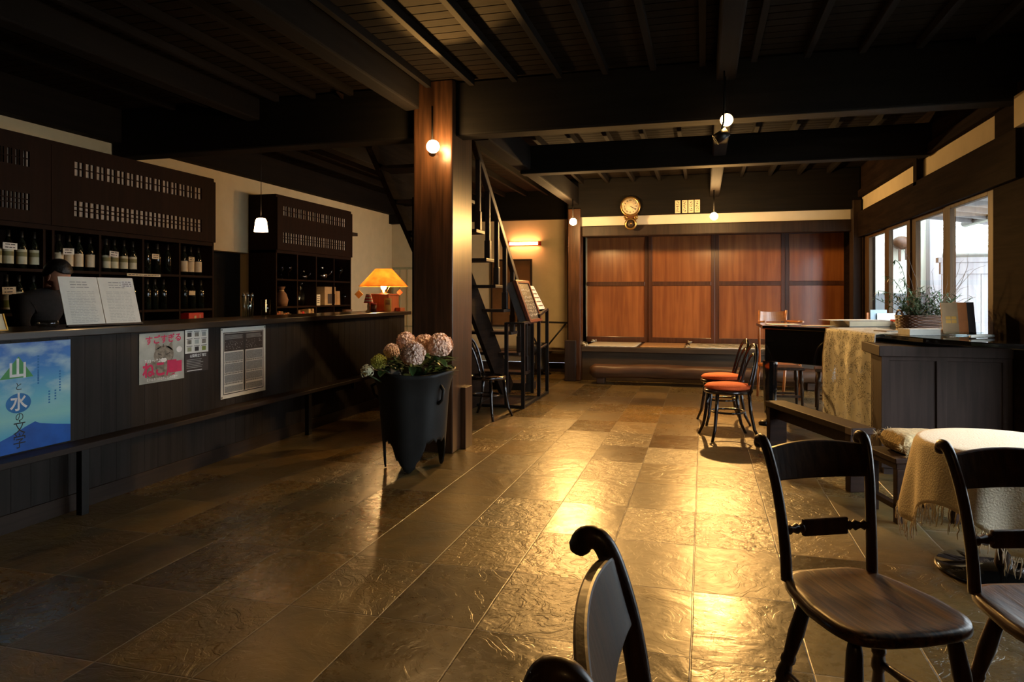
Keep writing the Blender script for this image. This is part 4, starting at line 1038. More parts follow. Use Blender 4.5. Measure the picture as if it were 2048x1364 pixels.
for i in range(m2):
    for j in range(n_): fs.append((i * n_ + j, (i + 1) * n_ + j, (i + 1) * n_ + (j + 1) % n_, i * n_ + (j + 1) % n_))
b.add(vs, fs, True); o = b.build('hair', M['hair'], pp); sm = o.modifiers.new('solid', 'SOLIDIFY'); sm.thickness = 0.012
for sy in (1, -1):
    wx, wy, wz = 0.36, 0.15 * sy, 0.96
    V = [(wx, wy, wz), (wx + 0.05, wy - 0.01 * sy, wz - 0.01), (wx + 0.085, wy - 0.012 * sy, wz - 0.014)]
    E_ = [(0, 1), (1, 2)]; Rr = [(0.026, 0.02), (0.034, 0.014), (0.034, 0.012)]
    for f_ in range(4):
        base = len(V); y_ = wy + (f_ - 1.5) * 0.019 - 0.012 * sy; ln = (0.068, 0.078, 0.073, 0.058)[f_]
        V += [(wx + 0.09, y_, wz - 0.014), (wx + 0.09 + ln * 0.5, y_, wz - 0.022), (wx + 0.09 + ln * 0.85, y_, wz - 0.045)]
        E_ += [(2, base), (base, base + 1), (base + 1, base + 2)]; Rr += [0.009, 0.0085, 0.007]
    base = len(V); V += [(wx + 0.045, wy - 0.045 * sy, wz - 0.02), (wx + 0.085, wy - 0.062 * sy, wz - 0.035)]
    E_ += [(1, base), (base, base + 1)]; Rr += [0.010, 0.008]
    skin_body('hand', V, E_, Rr, M['skin'], pp, 0, 1)

# ================================================================== STAIRS
st_ = thing('staircase', 'steep open dark wooden staircase with balustrade behind the central pillar', 'stairs', (0, 0, 0))
SX0, SX1 = -3.02, -2.27
steps = 10
yb0, dz_, dy_ = 9.0, 0.28, 0.34
for i in range(steps):
    yy = yb0 - i * dy_; zz = 0.30 + i * dz_
    if zz > 2.95: break
    MB().box(SX0 + 0.03, SX1 + 0.04, yy - 0.16, yy + 0.13, zz - 0.035, zz).build('tread', M['darkwoody'], st_, bevel=0.004)
sl = dz_ / dy_
for xx in (SX0, SX1 - 0.28):
    pts = [(8.95, 0.0), (8.78, 0.26), (yb0 - 9.6 * dy_, 0.26 + 9.5 * dz_), (yb0 - 10.2 * dy_, 0.26 + 9.3 * dz_), (8.65, 0.0)]
    m_ = Matrix(((0, 0, 1, 0), (1, 0, 0, 0), (0, 1, 0, 0), (0, 0, 0, 1)))
    y9 = yb0 + 0.24; dp_ = 0.05 if xx < -2.9 else 0.30; poly = [(y9 - 0.14, 0.0), (y9, 0.10), (y9 - 3.3, 0.10 + 3.3 * sl), (y9 - 3.3, 3.3 * sl - dp_), (y9 - dp_ / sl - 0.14, 0.0)]
    MB().prism(poly, xx, xx + 0.05, m_).build('stringer', M['mattwood'], st_, bevel=0.004)
for i in range(8):
    yy = yb0 - i * dy_ + 0.02; zz = 0.30 + i * dz_
    MB().bar((SX1, yy, zz), (SX1, yy, zz + 0.76), 0.05, 0.05, (1, 0, 0)).box(SX1 - 0.032, SX1 + 0.032, yy - 0.032, yy + 0.032, zz, zz + 0.20).build('baluster', M['darkwood'], st_, bevel=0.006)
MB().bar((SX1, yb0 + 0.2, 0.92), (SX1, yb0 - 7.0 * dy_, 0.92 + 7.6 * dz_), 0.06, 0.085, (0, 0, 1)).build('handrail', M['darkwood'], st_, bevel=0.01)
MB().box(SX1 - 0.045, SX1 + 0.045, yb0 + 0.20, yb0 + 0.28, 0, 1.0).build('newel_post', M['dullmetal'], st_, bevel=0.006)
MB().prism([(5.95, 0.0), (8.55, 0.0), (5.95, 2.2)], SX1 - 0.30, SX1 - 0.285, m_).build('side_boarding', M['mattwood'], st_)
MB().prism([(5.4, 3.05), (5.6, 2.97), (6.6, 2.14), (7.3, 1.56), (7.3, 3.05)], SX0 - 0.02, SX0, m_).build('side_boarding', M['mattwood'], st_)
MB().box(SX0, SX1, 9.3, 9.62, 0.0, 0.10).build('bottom_step', M['darkwood'], st_, bevel=0.006)

# picture behind the stairs
t = thing('framed_picture', 'dark framed glazed picture on the yellow wall below the tube light', 'picture', (-3.22, 11.775, 1.35))
MB().box(-0.34, 0.34, -0.02, 0.0, -0.56, 0.55).build('glazing', plain('brown_glazed_print', (0.16, 0.085, 0.035), 0.1, 0, 0.3, 3, coat=0.8), t)
MB().box(-0.37, -0.34, -0.03, 0.01, -0.59, 0.58).box(0.34, 0.37, -0.03, 0.01, -0.59, 0.58).box(-0.34, 0.34, -0.03, 0.01, -0.59, -0.56).box(-0.34, 0.34, -0.03, 0.01, 0.55, 0.58).build('frame', M['darkwood'], t, bevel=0.003)
# tall slim louvred thing at the far left corner
t = thing('folding_screen', 'narrow pale yellow framed screen in the far corner beside the pillar', 'screen', (-5.3, 11.45, 0))
MB().box(0, 0.5, 0, 0.03, 0.3, 1.78).build('panel', M['plaster'], t)
MB().box(-0.02, 0.0, -0.01, 0.04, 0, 1.8).box(0.5, 0.52, -0.01, 0.04, 0, 1.8).box(0, 0.5, -0.01, 0.04, 1.76, 1.8).box(0, 0.5, -0.01, 0.04, 0.3, 0.34).box(0, 0.5, -0.012, 0.0, 0.75, 0.77).box(0.12, 0.13, -0.012, 0.0, 0.3, 1.78).box(0.26, 0.27, -0.012, 0, 0.3, 1.78).build('frame', M['rugtile'], t)
# black iron machine on the ledge
t = thing('iron_press', 'old black iron hand machine with long bar and diagonal arms by the yellow wall', 'machine', (-2.72, 11.3, 0))
MB().bar((-0.25, 0, 0.87), (0.70, 0, 0.85), 0.04, 0.03).build('bar', M['iron'], t)
MB().tube([(0.55, 0, 0.84), (0.12, 0, 0.32)], 0.014, 8).tube([(-0.12, 0, 0.84), (0.12, 0, 0.40)], 0.014, 8).build('arms', M['iron'], t)
MB().lathe([(0, 0.05), (0.14, 0.05), (0.16, 0.12), (0.09, 0.18), (0.08, 0.45), (0.10, 0.52), (0, 0.52)], (0.12, 0, 0.0), 18).build('body', M['iron'], t)
MB().tube([(0.02, 0, 0.05), (-0.06, 0, 0)], 0.02, 8).tube([(0.22, 0, 0.05), (0.30, 0, 0)], 0.02, 8).tube([(0.12, 0.08, 0.05), (0.12, 0.16, 0)], 0.02, 8).build('feet', M['iron'], t)
MB().lathe([(0.03, 0.0), (0.10, 0.0), (0.10, 0.03), (0.03, 0.03)], (0.02, -0.12, 0.42), 20, Matrix.Rotation(R(90), 4, 'X')).build('hand_wheel', M['iron'], t)

# menu rack
mr = thing('menu_rack', 'black iron open rack standing on the floor beside the staircase', 'rack', (0, 0, 0))
X0, X1, ya, yb = -2.56, -2.0, 7.82, 9.1
for (xx, yy, hh) in ((X1, ya, 0.99), (X1 - 0.2, ya, 0.99), (X1, 8.62, 1.06), (X1, yb, 1.12), (X1 - 0.2, yb, 1.12)):
    MB().box(xx - 0.02, xx + 0.02, yy - 0.02, yy + 0.02, 0, hh).build('leg', M['iron'], mr)
b = MB()
for (a, c_) in (((X0, ya), (X1, ya)), ((X1, ya), (X1, yb)), ((X0, ya), (X0, 8.6)), ((X0, 8.6), (X1, 8.6))):
    b.bar((*a, 0.02), (*c_, 0.02), 0.035, 0.03)
b.build('base_frame', M['iron'], mr)
MB().bar((X1, 8.62, 1.05), (X1, yb, 1.12), 0.035, 0.03).bar((X1 - 0.2, yb, 1.11), (X1, yb, 1.11), 0.03, 0.03).bar((X1, ya, 0.98), (X1, 8.62, 0.99), 0.03, 0.025).bar((X1, 8.62, 0.62), (X1, yb, 0.66), 0.02, 0.02).bar((X1 - 0.2, ya, 0.98), (X1, ya, 0.98), 0.03, 0.025).build('top_frame', M['iron'], mr)
MB().box(X0 + 0.02, X1 - 0.02, ya + 0.02, 8.58, 0.0, 0.03).build('base_board', M['counter'], mr)
# blackboard leaning on it: local x along +Y, y up
def sheet_thing(name, label, cat, p0, p1, lean, hgt, thick):
    d = Vector(p1) - Vector(p0); ang = math.atan2(d.y, d.x)
    t = thing(name, label, cat, p0, (R(90) - lean, 0, ang)); return t, d.length
t, wd = sheet_thing('menu_blackboard', 'red-brown framed blackboard with chalk writing leaning on the black rack', 'blackboard', (-1.99, 8.10, 0.995), (-1.99, 8.70, 1.02), R(20), 0.5, 0.02)
MB().prism([(0, 0), (wd, 0), (wd, 0.50), (0, 0.50)], -0.012, 0.0).build('board', M['slateboard'], t)
MB().box(-0.02, 0.05, -0.02, 0.52, -0.03, 0.012).box(wd - 0.03, wd + 0.02, -0.02, 0.52, -0.03, 0.012).box(0.05, wd - 0.03, -0.02, 0.02, -0.03, 0.012).box(0.05, wd - 0.03, 0.485, 0.52, -0.03, 0.012).build('frame', M['redframe'], t, bevel=0.004)
b = MB().use(M['chalk'])
for i in range(9):
    yy = 0.44 - i * 0.046; x_ = 0.08 + (0.04 if i in (0, 2) else 0)
    xe = wd - 0.06 - (0.22 if i in (0, 2) else 0.05 * random.random())
    while x_ < xe:
        l_ = random.uniform(0.02, 0.05)
        for k_ in range(4):
            a = (x_ + random.uniform(0, l_), yy + random.uniform(-0.012, 0.014)); c_ = (a[0] + random.uniform(-0.014, 0.016), a[1] + random.uniform(-0.014, 0.014))
            b.bar((*a, 0.0015), (*c_, 0.0015), 0.004, 0.0008)
        x_ += l_ + 0.012
b.build('chalk_writing', None, t)
MB().prism([(0, -0.02), (0.02, -0.02), (0.02, 0.52), (0, 0.52)], -0.13, -0.03).prism([(0.02, 0.0), (wd, 0.0), (wd, 0.03), (0.02, 0.03)], -0.13, -0.03).build('side_case', M['dullmetal'], t)
t, wd = sheet_thing('white_notice_card', 'white handwritten card leaning behind the blackboard on the black rack', 'card', (-2.02, 8.74, 1.125), (-2.02, 9.08, 1.125), R(28), 0.35, 0.01)
MB().prism([(0, 0), (wd, 0), (wd, 0.34), (0, 0.34)], -0.01, 0).build('card', M['paper'], t)
b = MB().use(M['redframe']); text_lines(b, 0.04, wd - 0.04, 0.05, 0.28, 5, 0.001, 0.012); b.build('writing', None, t)

# ================================================================== BENTWOOD CHAIRS
def bentwood(label, loc, rz, cushion, group=None):
    """front faces local -Y"""
    t = thing('bentwood_chair', label, 'chair', loc, rz, group)
    n_ = 28; ring = [(0.195 * math.cos(2 * PI * i / n_), 0.20 * math.sin(2 * PI * i / n_), 0.43) for i in range(n_)]
    MB().tube(ring, 0.019, 8, closed=True).build('seat_ring', M['bentwood'], t)
    MB().lathe([(0, 0.437), (0.185, 0.437), (0.19, 0.43), (0, 0.42)], n=28).build('seat', M['bentwood'], t)
    for sx in (-1, 1):
        MB().tube([(0.13 * sx, -0.14, 0.42), (0.145 * sx, -0.155, 0.25), (0.165 * sx, -0.175, 0.10), (0.20 * sx, -0.21, 0.0)], [0.018, 0.017, 0.015, 0.013], 8).build('leg', M['bentwood'], t)
        MB().tube([(0.165 * sx, 0.135, 0.43), (0.165 * sx, 0.15, 0.25), (0.17 * sx, 0.18, 0.10), (0.18 * sx, 0.23, 0.0)], [0.017, 0.016, 0.015, 0.013], 8).build('leg', M['bentwood'], t)
    hoop = []
    for i in range(25):
        a = PI * i / 24; x_ = 0.175 * math.cos(a); zt = math.sin(a) ** 0.75
        hoop.append((x_ * (1 + 0.1 * zt), 0.14 + 0.10 * zt, 0.42 + 0.43 * zt))
    MB().tube(hoop, 0.0135, 8).build('back_hoop', M['bentwood'], t)
    inn = [(v[0] * 0.58, v[1] - 0.004, 0.42 + (v[2] - 0.42) * 0.80) for v in hoop]
    MB().tube(inn, 0.011, 8).build('inner_hoop', M['bentwood'], t)
    MB().tube([(0.145 * math.cos(2 * PI * i / 24), 0.15 * math.sin(2 * PI * i / 24), 0.24) for i in range(24)], 0.01, 8, closed=True).build('leg_ring', M['bentwood'], t)
    if cushion:
        n2 = 30; vs = []; fs = []; prof = [(0.0, 0.0), (0.10, 0.0), (0.19, 0.004), (0.212, 0.022), (0.19, 0.042), (0.10, 0.056), (0.0, 0.06)]
        cb = MB().lathe(prof, (0, 0, 0), n2)
        c_ = cb.build('seat_cushion', M['orange'])
        c_.location = (loc[0], loc[1], 0.447); c_.rotation_euler = (0, 0, rz)
        tag(c_, cushion, 'cushion', 'orange seat cushions')
    return t
bentwood('bentwood chair with orange cushion beside the black table, nearer of the two', (0.22, 6.72, 0), R(-73), 'orange round cushion on the nearer bentwood chair', 'bentwood chairs')
bentwood('bentwood chair with orange cushion beside the black table, farther of the two', (0.19, 7.50, 0), R(-77), 'orange round cushion on the farther bentwood chair', 'bentwood chairs')
bentwood('dark bare-seated bentwood chair beside the central pillar', (-2.24, 7.16, 0), R(75), None)

# ================================================================== WINDSOR CHAIRS
def kitchen_chair():
    t = thing('kitchen_chair', '', 'chair')
    # seat outline, front at -Y
    prof = []
    for i in range(40):
        a = 2 * PI * i / 40; c_, s_ = math.cos(a), math.sin(a)
        x_ = math.copysign(abs(c_) ** 0.42, c_); y_ = math.copysign(abs(s_) ** 0.42, s_)
        wd_ = 0.20 if y_ < 0 else 0.20 - 0.045 * y_
        yy = y_ * (0.185 if y_ < 0 else 0.25) - (0.025 * (1 - x_ * x_) if y_ < 0 else 0)
        prof.append((x_ * wd_, yy))
    n_ = len(prof); vs = []; fs = []
    rings = [(0.90, 0.395), (1.0, 0.408), (1.005, 0.420), (0.985, 0.432), (0.90, 0.436), (0.75, 0.430), (0.45, 0.425), (0.15, 0.425)]
    for sc_, z_ in rings:
        for (x_, y_) in prof:
            vs.append((x_ * sc_, y_ * sc_, z_))
    for i in range(len(rings) - 1):
        for j in range(n_): fs.append((i * n_ + j, i * n_ + (j + 1) % n_, (i + 1) * n_ + (j + 1) % n_, (i + 1) * n_ + j))
    fs.append(tuple(reversed(range(n_)))); fs.append(tuple((len(rings) - 1) * n_ + j for j in range(n_)))
    MB().add(vs, fs, True).build('seat', M['chair'], t)
    def turned(a, b_, rr):
        a = Vector(a); b_ = Vector(b_); k_ = len(rr)
        return MB().tube([a + (b_ - a) * (q[0]) for q in rr], [q[1] for q in rr], 14)
    legp = [(0, 0.014), (0.10, 0.021), (0.30, 0.024), (0.48, 0.018), (0.50, 0.022), (0.53, 0.022), (0.55, 0.017), (0.60, 0.021), (0.66, 0.023), (0.70, 0.016), (0.80, 0.020), (0.92, 0.015), (1.0, 0.012)]
    tops = {(sx, sy): (0.145 * sx if sy < 0 else 0.12 * sx, 0.125 * sy, 0.405) for sx in (-1, 1) for sy in (-1, 1)}
    feet = {(sx, sy): (0.195 * sx if sy < 0 else 0.185 * sx, 0.185 * sy if sy < 0 else 0.22, 0.0) for sx in (-1, 1) for sy in (-1, 1)}
    for k_ in tops: turned(tops[k_], feet[k_], legp).build('leg', M['chairleg'], t)
    def mid(k_, f): return Vector(tops[k_]).lerp(Vector(feet[k_]), f)
    sp_ = [(0, 0.010), (0.2, 0.012), (0.45, 0.018), (0.55, 0.018), (0.8, 0.012), (1, 0.010)]
    for sx in (-1, 1): turned(mid((sx, -1), 0.62), mid((sx, 1), 0.62), sp_).build('stretcher', M['chairleg'], t)
    a = mid((-1, -1), 0.62).lerp(mid((-1, 1), 0.62), 0.5); b_ = mid((1, -1), 0.62).lerp(mid((1, 1), 0.62), 0.5)
    turned(a, b_, sp_).build('stretcher', M['chairleg'], t)
    # back posts: flat curved uprights ending in a scroll
    for sx in (-1, 1):
        pth = [(0.145 * sx, 0.195, 0.425), (0.148 * sx, 0.200, 0.52), (0.154 * sx, 0.212, 0.62), (0.163 * sx, 0.230, 0.72), (0.172 * sx, 0.255, 0.80), (0.176 * sx, 0.275, 0.835), (0.177 * sx, 0.297, 0.838), (0.177 * sx, 0.308, 0.822)]
        rr = [(0.017, 0.021), (0.016, 0.019), (0.015, 0.018), (0.015, 0.018), (0.015, 0.018), (0.0155, 0.017), (0.016, 0.019), (0.014, 0.017)]
        P_, Q_ = [], []
        for i in range(len(pth) - 1):          # rounded path through the joints
            p0, p1, p2, p3 = (Vector(pth[max(i - 1, 0)]), Vector(pth[i]), Vector(pth[i + 1]), Vector(pth[min(i + 2, len(pth) - 1)]))
            for q in range(5):
                f_ = q / 5; P_.append(0.5 * ((2 * p1) + (p2 - p0) * f_ + (2 * p0 - 5 * p1 + 4 * p2 - p3) * f_ ** 2 + (3 * p1 - p0 - 3 * p2 + p3) * f_ ** 3))
                Q_.append((rr[i][0] * (1 - f_) + rr[i + 1][0] * f_, rr[i][1] * (1 - f_) + rr[i + 1][1] * f_))
        e0_ = Vector(pth[-1]); P_ += [e0_, e0_ + Vector((0, 0.003, -0.007)), e0_ + Vector((0, 0.004, -0.010))]; Q_ += [rr[-1], (0.011, 0.012), (0.003, 0.003)]
        pth, rr = [tuple(v) for v in P_], Q_
        vs = []; fs = []; n_ = 12
        for i, p_ in enumerate(pth):
            d = (Vector(pth[min(i + 1, len(pth) - 1)]) - Vector(pth[max(0, i - 1)])).normalized()
            sd = Vector((1, 0, 0)); nn = d.cross(sd).normalized()
            for j in range(n_):
                a_ = 2 * PI * j / n_; vs.append(Vector(p_) + sd * math.cos(a_) * rr[i][0] + nn * math.sin(a_) * rr[i][1])
        for i in range(len(pth) - 1):
            for j in range(n_): fs.append((i * n_ + j, i * n_ + (j + 1) % n_, (i + 1) * n_ + (j + 1) % n_, (i + 1) * n_ + j))
        fs.append(tuple(range(n_))); fs.append(tuple((len(pth) - 1) * n_ + j for j in range(n_)))
        MB().add(vs, fs, True).build('back_post', M['chairleg'], t)
    # crest rail, bowed backwards, arched top
    vs = []; fs = []; n_ = 17
    for i in range(n_):
        u = i / (n_ - 1) * 2 - 1; x_ = 0.165 * u; bow = 0.02 * (1 - u * u); top = 0.818 + 0.016 * (1 - u * u); bot = 0.722 - 0.0 * (1 - u * u)
        for (z_, yy) in ((bot, 0.230), (top, 0.262)):
            for dy in (-0.009, 0.009): vs.append((x_, yy + bow + dy, z_))
    for i in range(n_ - 1):
        o = i * 4; q = o + 4
        fs += [(o, o + 2, q + 2, q), (o + 1, q + 1, q + 3, o + 3), (o + 2, o + 3, q + 3, q + 2), (o, q, q + 1, o + 1)]
    fs += [(0, 1, 3, 2), ((n_ - 1) * 4, (n_ - 1) * 4 + 2, (n_ - 1) * 4 + 3, (n_ - 1) * 4 + 1)]
    MB().add(vs, fs, False).build('crest_rail', M['chairleg'], t, bevel=0.004)
    # turned cross rail with a flat middle block
    zc, yc = 0.575, 0.203
    xs_ = [-0.153, -0.147, -0.140, -0.128, -0.118, -0.100, -0.092, -0.083, -0.075]
    rs_ = [0.010, 0.014, 0.009, 0.016, 0.009, 0.017, 0.010, 0.016, 0.012]
    for sx in (-1, 1): MB().tube([(x_ * sx, yc + 0.02 * (1 - (x_ / 0.162) ** 2), zc) for x_ in xs_], rs_, 14).build('cross_rail_turning', M['chairleg'], t)
    MB().box(-0.077, 0.077, yc + 0.008, yc + 0.026, zc - 0.027, zc + 0.027).build('cross_rail', M['chairleg'], t, bevel=0.005)
    return t
kc = kitchen_chair()
kc.location = (0.462, 2.185, 0); kc.rotation_euler = (0, 0, R(25))
kc['label'] = 'dark oak kitchen chair with open back, whole seat in view at lower right'
S = 'dark oak kitchen chairs'
dup(kc, (0.965, 2.20, 0), R(17), 'dark oak kitchen chair cut by the right edge, in front of the cloth-covered table')
k3 = dup(kc, (0.144, 0.965, 0), R(94), 'dark kitchen chair back seen edge-on at the bottom of the view'); k3.scale = (1.22, 1.07, 1.07)

# ================================================================== SMALL TABLE WITH SHAWL
TX, TY = 1.357, 3.774
t = thing('pedestal_table', 'small round table on a black pedestal with a disc foot, under a white shawl', 'table', (TX, TY, 0))
MB().lathe([(0, 0), (0.265, 0), (0.28, 0.008), (0.27, 0.018), (0.16, 0.026), (0.15, 0.034), (0.04, 0.045), (0, 0.045)], n=48).build('base', M['lacquer'], t)
MB().lathe([(0.038, 0.04), (0.03, 0.10), (0.026, 0.55), (0.05, 0.585)], n=20).build('column', M['chairleg'], t)
MB().lathe([(0, 0.585), (0.345, 0.585), (0.35, 0.60), (0.345, 0.612), (0, 0.612)], n=40).build('table_top', M['darkwood'], t)
# shawl
cl = thing('fringed_shawl', 'ivory wool shawl with knotted fringe draped over the small round table', 'tablecloth', (TX, TY, 0))
NA, vs, fs = 140, [], []
def hem(a):  # square cloth: corners hang lower
    q = abs(math.cos(2 * (a - 0.62))); ext = 0.56 / max(abs(math.cos(a - 0.62)), abs(math.sin(a - 0.62)))
    return min(ext, 0.72)
radial = [0.0, 0.15, 0.28, 0.335, 0.353]
def fold(a): return math.sin(5 * a + 0.6) * 0.55 + math.sin(9 * a + 2.0) * 0.3 + math.sin(14 * a) * 0.15
NV = 14
for j in range(NA):
    a = 2 * PI * j / NA
    for r_ in radial: vs.append((r_ * math.cos(a), r_ * math.sin(a), 0.616 - (0.003 if r_ > 0.34 else 0)))
    L_ = hem(a) - 0.355 + 0.05
    for k_ in range(1, NV + 1):
        f_ = k_ / NV; rr = 0.358 + 0.012 * math.sqrt(f_) + 0.03 * f_ + 0.040 * fold(a) * f_ ** 0.8
        vs.append((rr * math.cos(a), rr * math.sin(a), 0.612 - f_ * L_))
mm = len(radial) + NV
for j in range(NA):
    for i in range(mm - 1):
        j2 = (j + 1) % NA; fs.append((j * mm + i, j * mm + i + 1, j2 * mm + i + 1, j2 * mm + i))
shawl = MB().add(vs, fs, True).build('shawl', M['cloth'], cl)
so = shawl.modifiers.new('solid', 'SOLIDIFY'); so.thickness = 0.003
b = MB()
for j in range(0, NA * 2):
    a = 2 * PI * j / (NA * 2)
    jj = j // 2; v = Vector(vs[jj * mm + mm - 1])
    if j % 2: v = (v + Vector(vs[((jj + 1) % NA) * mm + mm - 1])) / 2
    ln = random.uniform(0.06, 0.11); pts = [v]
    if j % 4 == 0 or random.random() < 0.65:
        kx = Vector((random.uniform(-0.008, 0.008), random.uniform(-0.008, 0.008), 0))
        for q in range(1, 6): pts.append(v + Vector((random.uniform(-0.004, 0.004), random.uniform(-0.004, 0.004), -ln * q / 5)) + kx * q / 3)
        b.tube(pts, [0.0022, 0.003, 0.0026, 0.0028, 0.0024, 0.0012], 4)
fo = b.build('fringe', M['cloth'], cl); fo['kind'] = 'stuff'

# small stool with fur cushion behind the table
SXX, SYY = 1.20, 4.62
t = thing('low_stool', 'low dark wooden stool half hidden behind the shawl-covered table', 'stool', (SXX, SYY, 0), YAW)
MB().box(-0.20, 0.20, -0.17, 0.17, 0.345, 0.375).box(-0.19, 0.19, -0.16, 0.16, 0.31, 0.345).build('seat', M['benchwood'], t, bevel=0.004)
for sx in (-1, 1):
    for sy in (-1, 1): MB().box(0.165 * sx - 0.022, 0.165 * sx + 0.022, 0.14 * sy - 0.022, 0.14 * sy + 0.022, 0, 0.31).build('leg', M['benchwood'], t, bevel=0.003)
for sx in (-1, 1): MB().box(0.17 * sx - 0.02, 0.17 * sx + 0.02, -0.13, 0.13, 0.08, 0.11).build('stretcher', M['benchwood'], t)
t = thing('fur_cushion', 'cream furry cushion with tufted corners on the low stool', 'cushion', (SXX + 0.02, SYY, 0.377), YAW)
vs = []; fs = []; n_ = 14
for s_ in (1, -1):
    for i in range(n_ + 1):
        for j in range(n_ + 1):
            u = i / n_ * 2 - 1; v = j / n_ * 2 - 1; hh = (1 - u ** 8) * (1 - v ** 8)
            vs.append((u * 0.165, v * 0.14, 0.062 + s_ * 0.062 * hh ** 0.6 + random.uniform(-0.002, 0.002)))
m1 = (n_ + 1) ** 2
for s_ in range(2):
    for i in range(n_):
        for j in range(n_): o = s_ * m1 + i * (n_ + 1) + j; fs.append((o, o + n_ + 1, o + n_ + 2, o + 1))
MB().add(vs, fs, True).build('cushion', M['fur'], t)
b = MB()
for (cx, cy, cz) in ((-0.165, -0.14, 0.055), (-0.165, 0.14, 0.08), (-0.14, -0.15, 0.01), (-0.12, 0.1, 0.10)):
    for k_ in range(36):
        d = Vector((random.gauss(0, 1), random.gauss(0, 1), random.gauss(0, 0.8))).normalized() * random.uniform(0.02, 0.042)
        b.tube([(cx, cy, cz), Vector((cx, cy, cz)) + d], [0.002, 0.0006], 3)
for k_ in range(700):
    u, v = random.uniform(-0.9, 0.9), random.uniform(-0.95, 0.95); hh = ((1 - u ** 4) * (1 - v ** 4)) ** 0.6
    p_ = Vector((u * 0.165, v * 0.14, 0.055 + 0.055 * hh)); b.tube([p_, p_ + Vector((random.uniform(-0.01, 0.01), random.uniform(-0.012, 0.0), random.uniform(0.004, 0.014)))], [0.0016, 0.0005], 3)
f_ = b.build('fur', M['fur'], t); f_['kind'] = 'stuff'

# plank bench
pA = at(1530, 801, Z=0.43); pB = at(1704, 857, Z=0.43); pC = at(1742, 853, Z=0.43)
d = (pB - pA); L_ = d.length; ang = math.atan2(d.y, d.x); nv = Vector((-d.y, d.x, 0)).normalized(); wdt = abs((pC - pB).dot(nv))
wdt = max(0.16, min(0.26, wdt))
sgn = 1 if (pC - pB).dot(nv) > 0 else -1
t = thing('plank_bench', 'long narrow dark plank bench behind the front chair', 'bench', (pA.x, pA.y, 0), ang)
y0, y1 = (0, wdt) if sgn > 0 else (-wdt, 0)
MB().box(0, L_, y0, y1, 0.385, 0.43).build('seat', M['benchwood'], t, bevel=0.005)
for xx in (0.0, L_ - 0.10):
    MB().box(xx + 0.005, xx + 0.065, y0 + 0.01, y1 - 0.01, 0, 0.385).build('leg', M['benchwood'], t, bevel=0.004)
MB().box(0.06, L_ - 0.10, (y0 + y1) / 2 - 0.015, (y0 + y1) / 2 + 0.015, 0.29, 0.384).build('rail', M['benchwood'], t)
MB().box(L_ - 0.075, L_ - 0.002, min(y0, y1) - 0.002 if sgn > 0 else y1, y0 - 0.0005 if sgn > 0 else y1 + 0.002, 0.385, 0.425).build('sticker', plain('faded_sticker', (0.13, 0.09, 0.07), 0.6), t)

# ================================================================== BLACK LACQUERED TABLE (piano shaped) AND CABINET
t = thing('black_grand_piano', 'closed black lacquered grand piano with curved lid and square legs, used as a display table', 'piano', (0, 0, 0))
lid = [(0.57, 7.42), (1.13, 6.93), (1.24, 6.55), (1.33, 6.05), (1.50, 5.55), (1.68, 5.18), (1.88, 4.93), (2.0, 4.90), (2.05, 4.98), (2.05, 8.45), (1.9, 8.55), (0.62, 8.20), (0.56, 8.1)]
MB().prism(lid, 0.965, 1.0).build('lid', M['lacquer'], t, bevel=0.008)
body = [(0.60, 7.48), (1.14, 7.0), (1.30, 6.4), (1.95, 6.3), (1.98, 8.4), (0.63, 8.12)]
MB().prism(body, 0.64, 0.965).build('case', M['lacquer'], t, bevel=0.006)
for xx, yy in ((0.64, 7.52), (1.13, 7.08), (1.85, 8.2), (0.72, 8.08)):
    MB().lathe([(0, 0.0), (0.035, 0.0), (0.04, 0.03), (0.028, 0.05), (0.045, 0.12), (0.06, 0.64), (0, 0.64)], (xx, yy, 0), 8, smooth=False).build('leg', M['lacquer'], t)
MB().lathe([(0, 0.0), (0.05, 0.0), (0.055, 0.02), (0.03, 0.045), (0, 0.045)], (0.59, 7.47, 0), 14).build('castor', M['iron'], t)

t = thing('panelled_cabinet', 'dark brown panelled cabinet under the overhanging black lid, against the window wall', 'cabinet', (1.25, 5.62, 0))
MB().box(0.02, 0.83, 0.02, 0.55, 0.0, 0.90).build('carcass', M['cabinet'], t)
MB().box(-0.02, 0.83, -0.02, 0.57, 0.86, 0.935).build('top_rim', M['cabinet'], t, bevel=0.004)
b = MB(); xs_ = [0.0, 0.05, 0.36, 0.42, 0.77, 0.83]
b.box(0.0, 0.05, 0.0, 0.02, 0.05, 0.86); b.box(0.36, 0.42, 0.0, 0.02, 0.05, 0.86); b.box(0.77, 0.83, 0, 0.02, 0.05, 0.86)
b.box(0.05, 0.36, 0.0, 0.02, 0.05, 0.12); b.box(0.42, 0.77, 0.0, 0.02, 0.05, 0.12); b.box(0.05, 0.36, 0.0, 0.02, 0.83, 0.86); b.box(0.42, 0.77, 0.0, 0.02, 0.83, 0.86)
b.build('panel_frame', M['cabinet'], t, bevel=0.003)

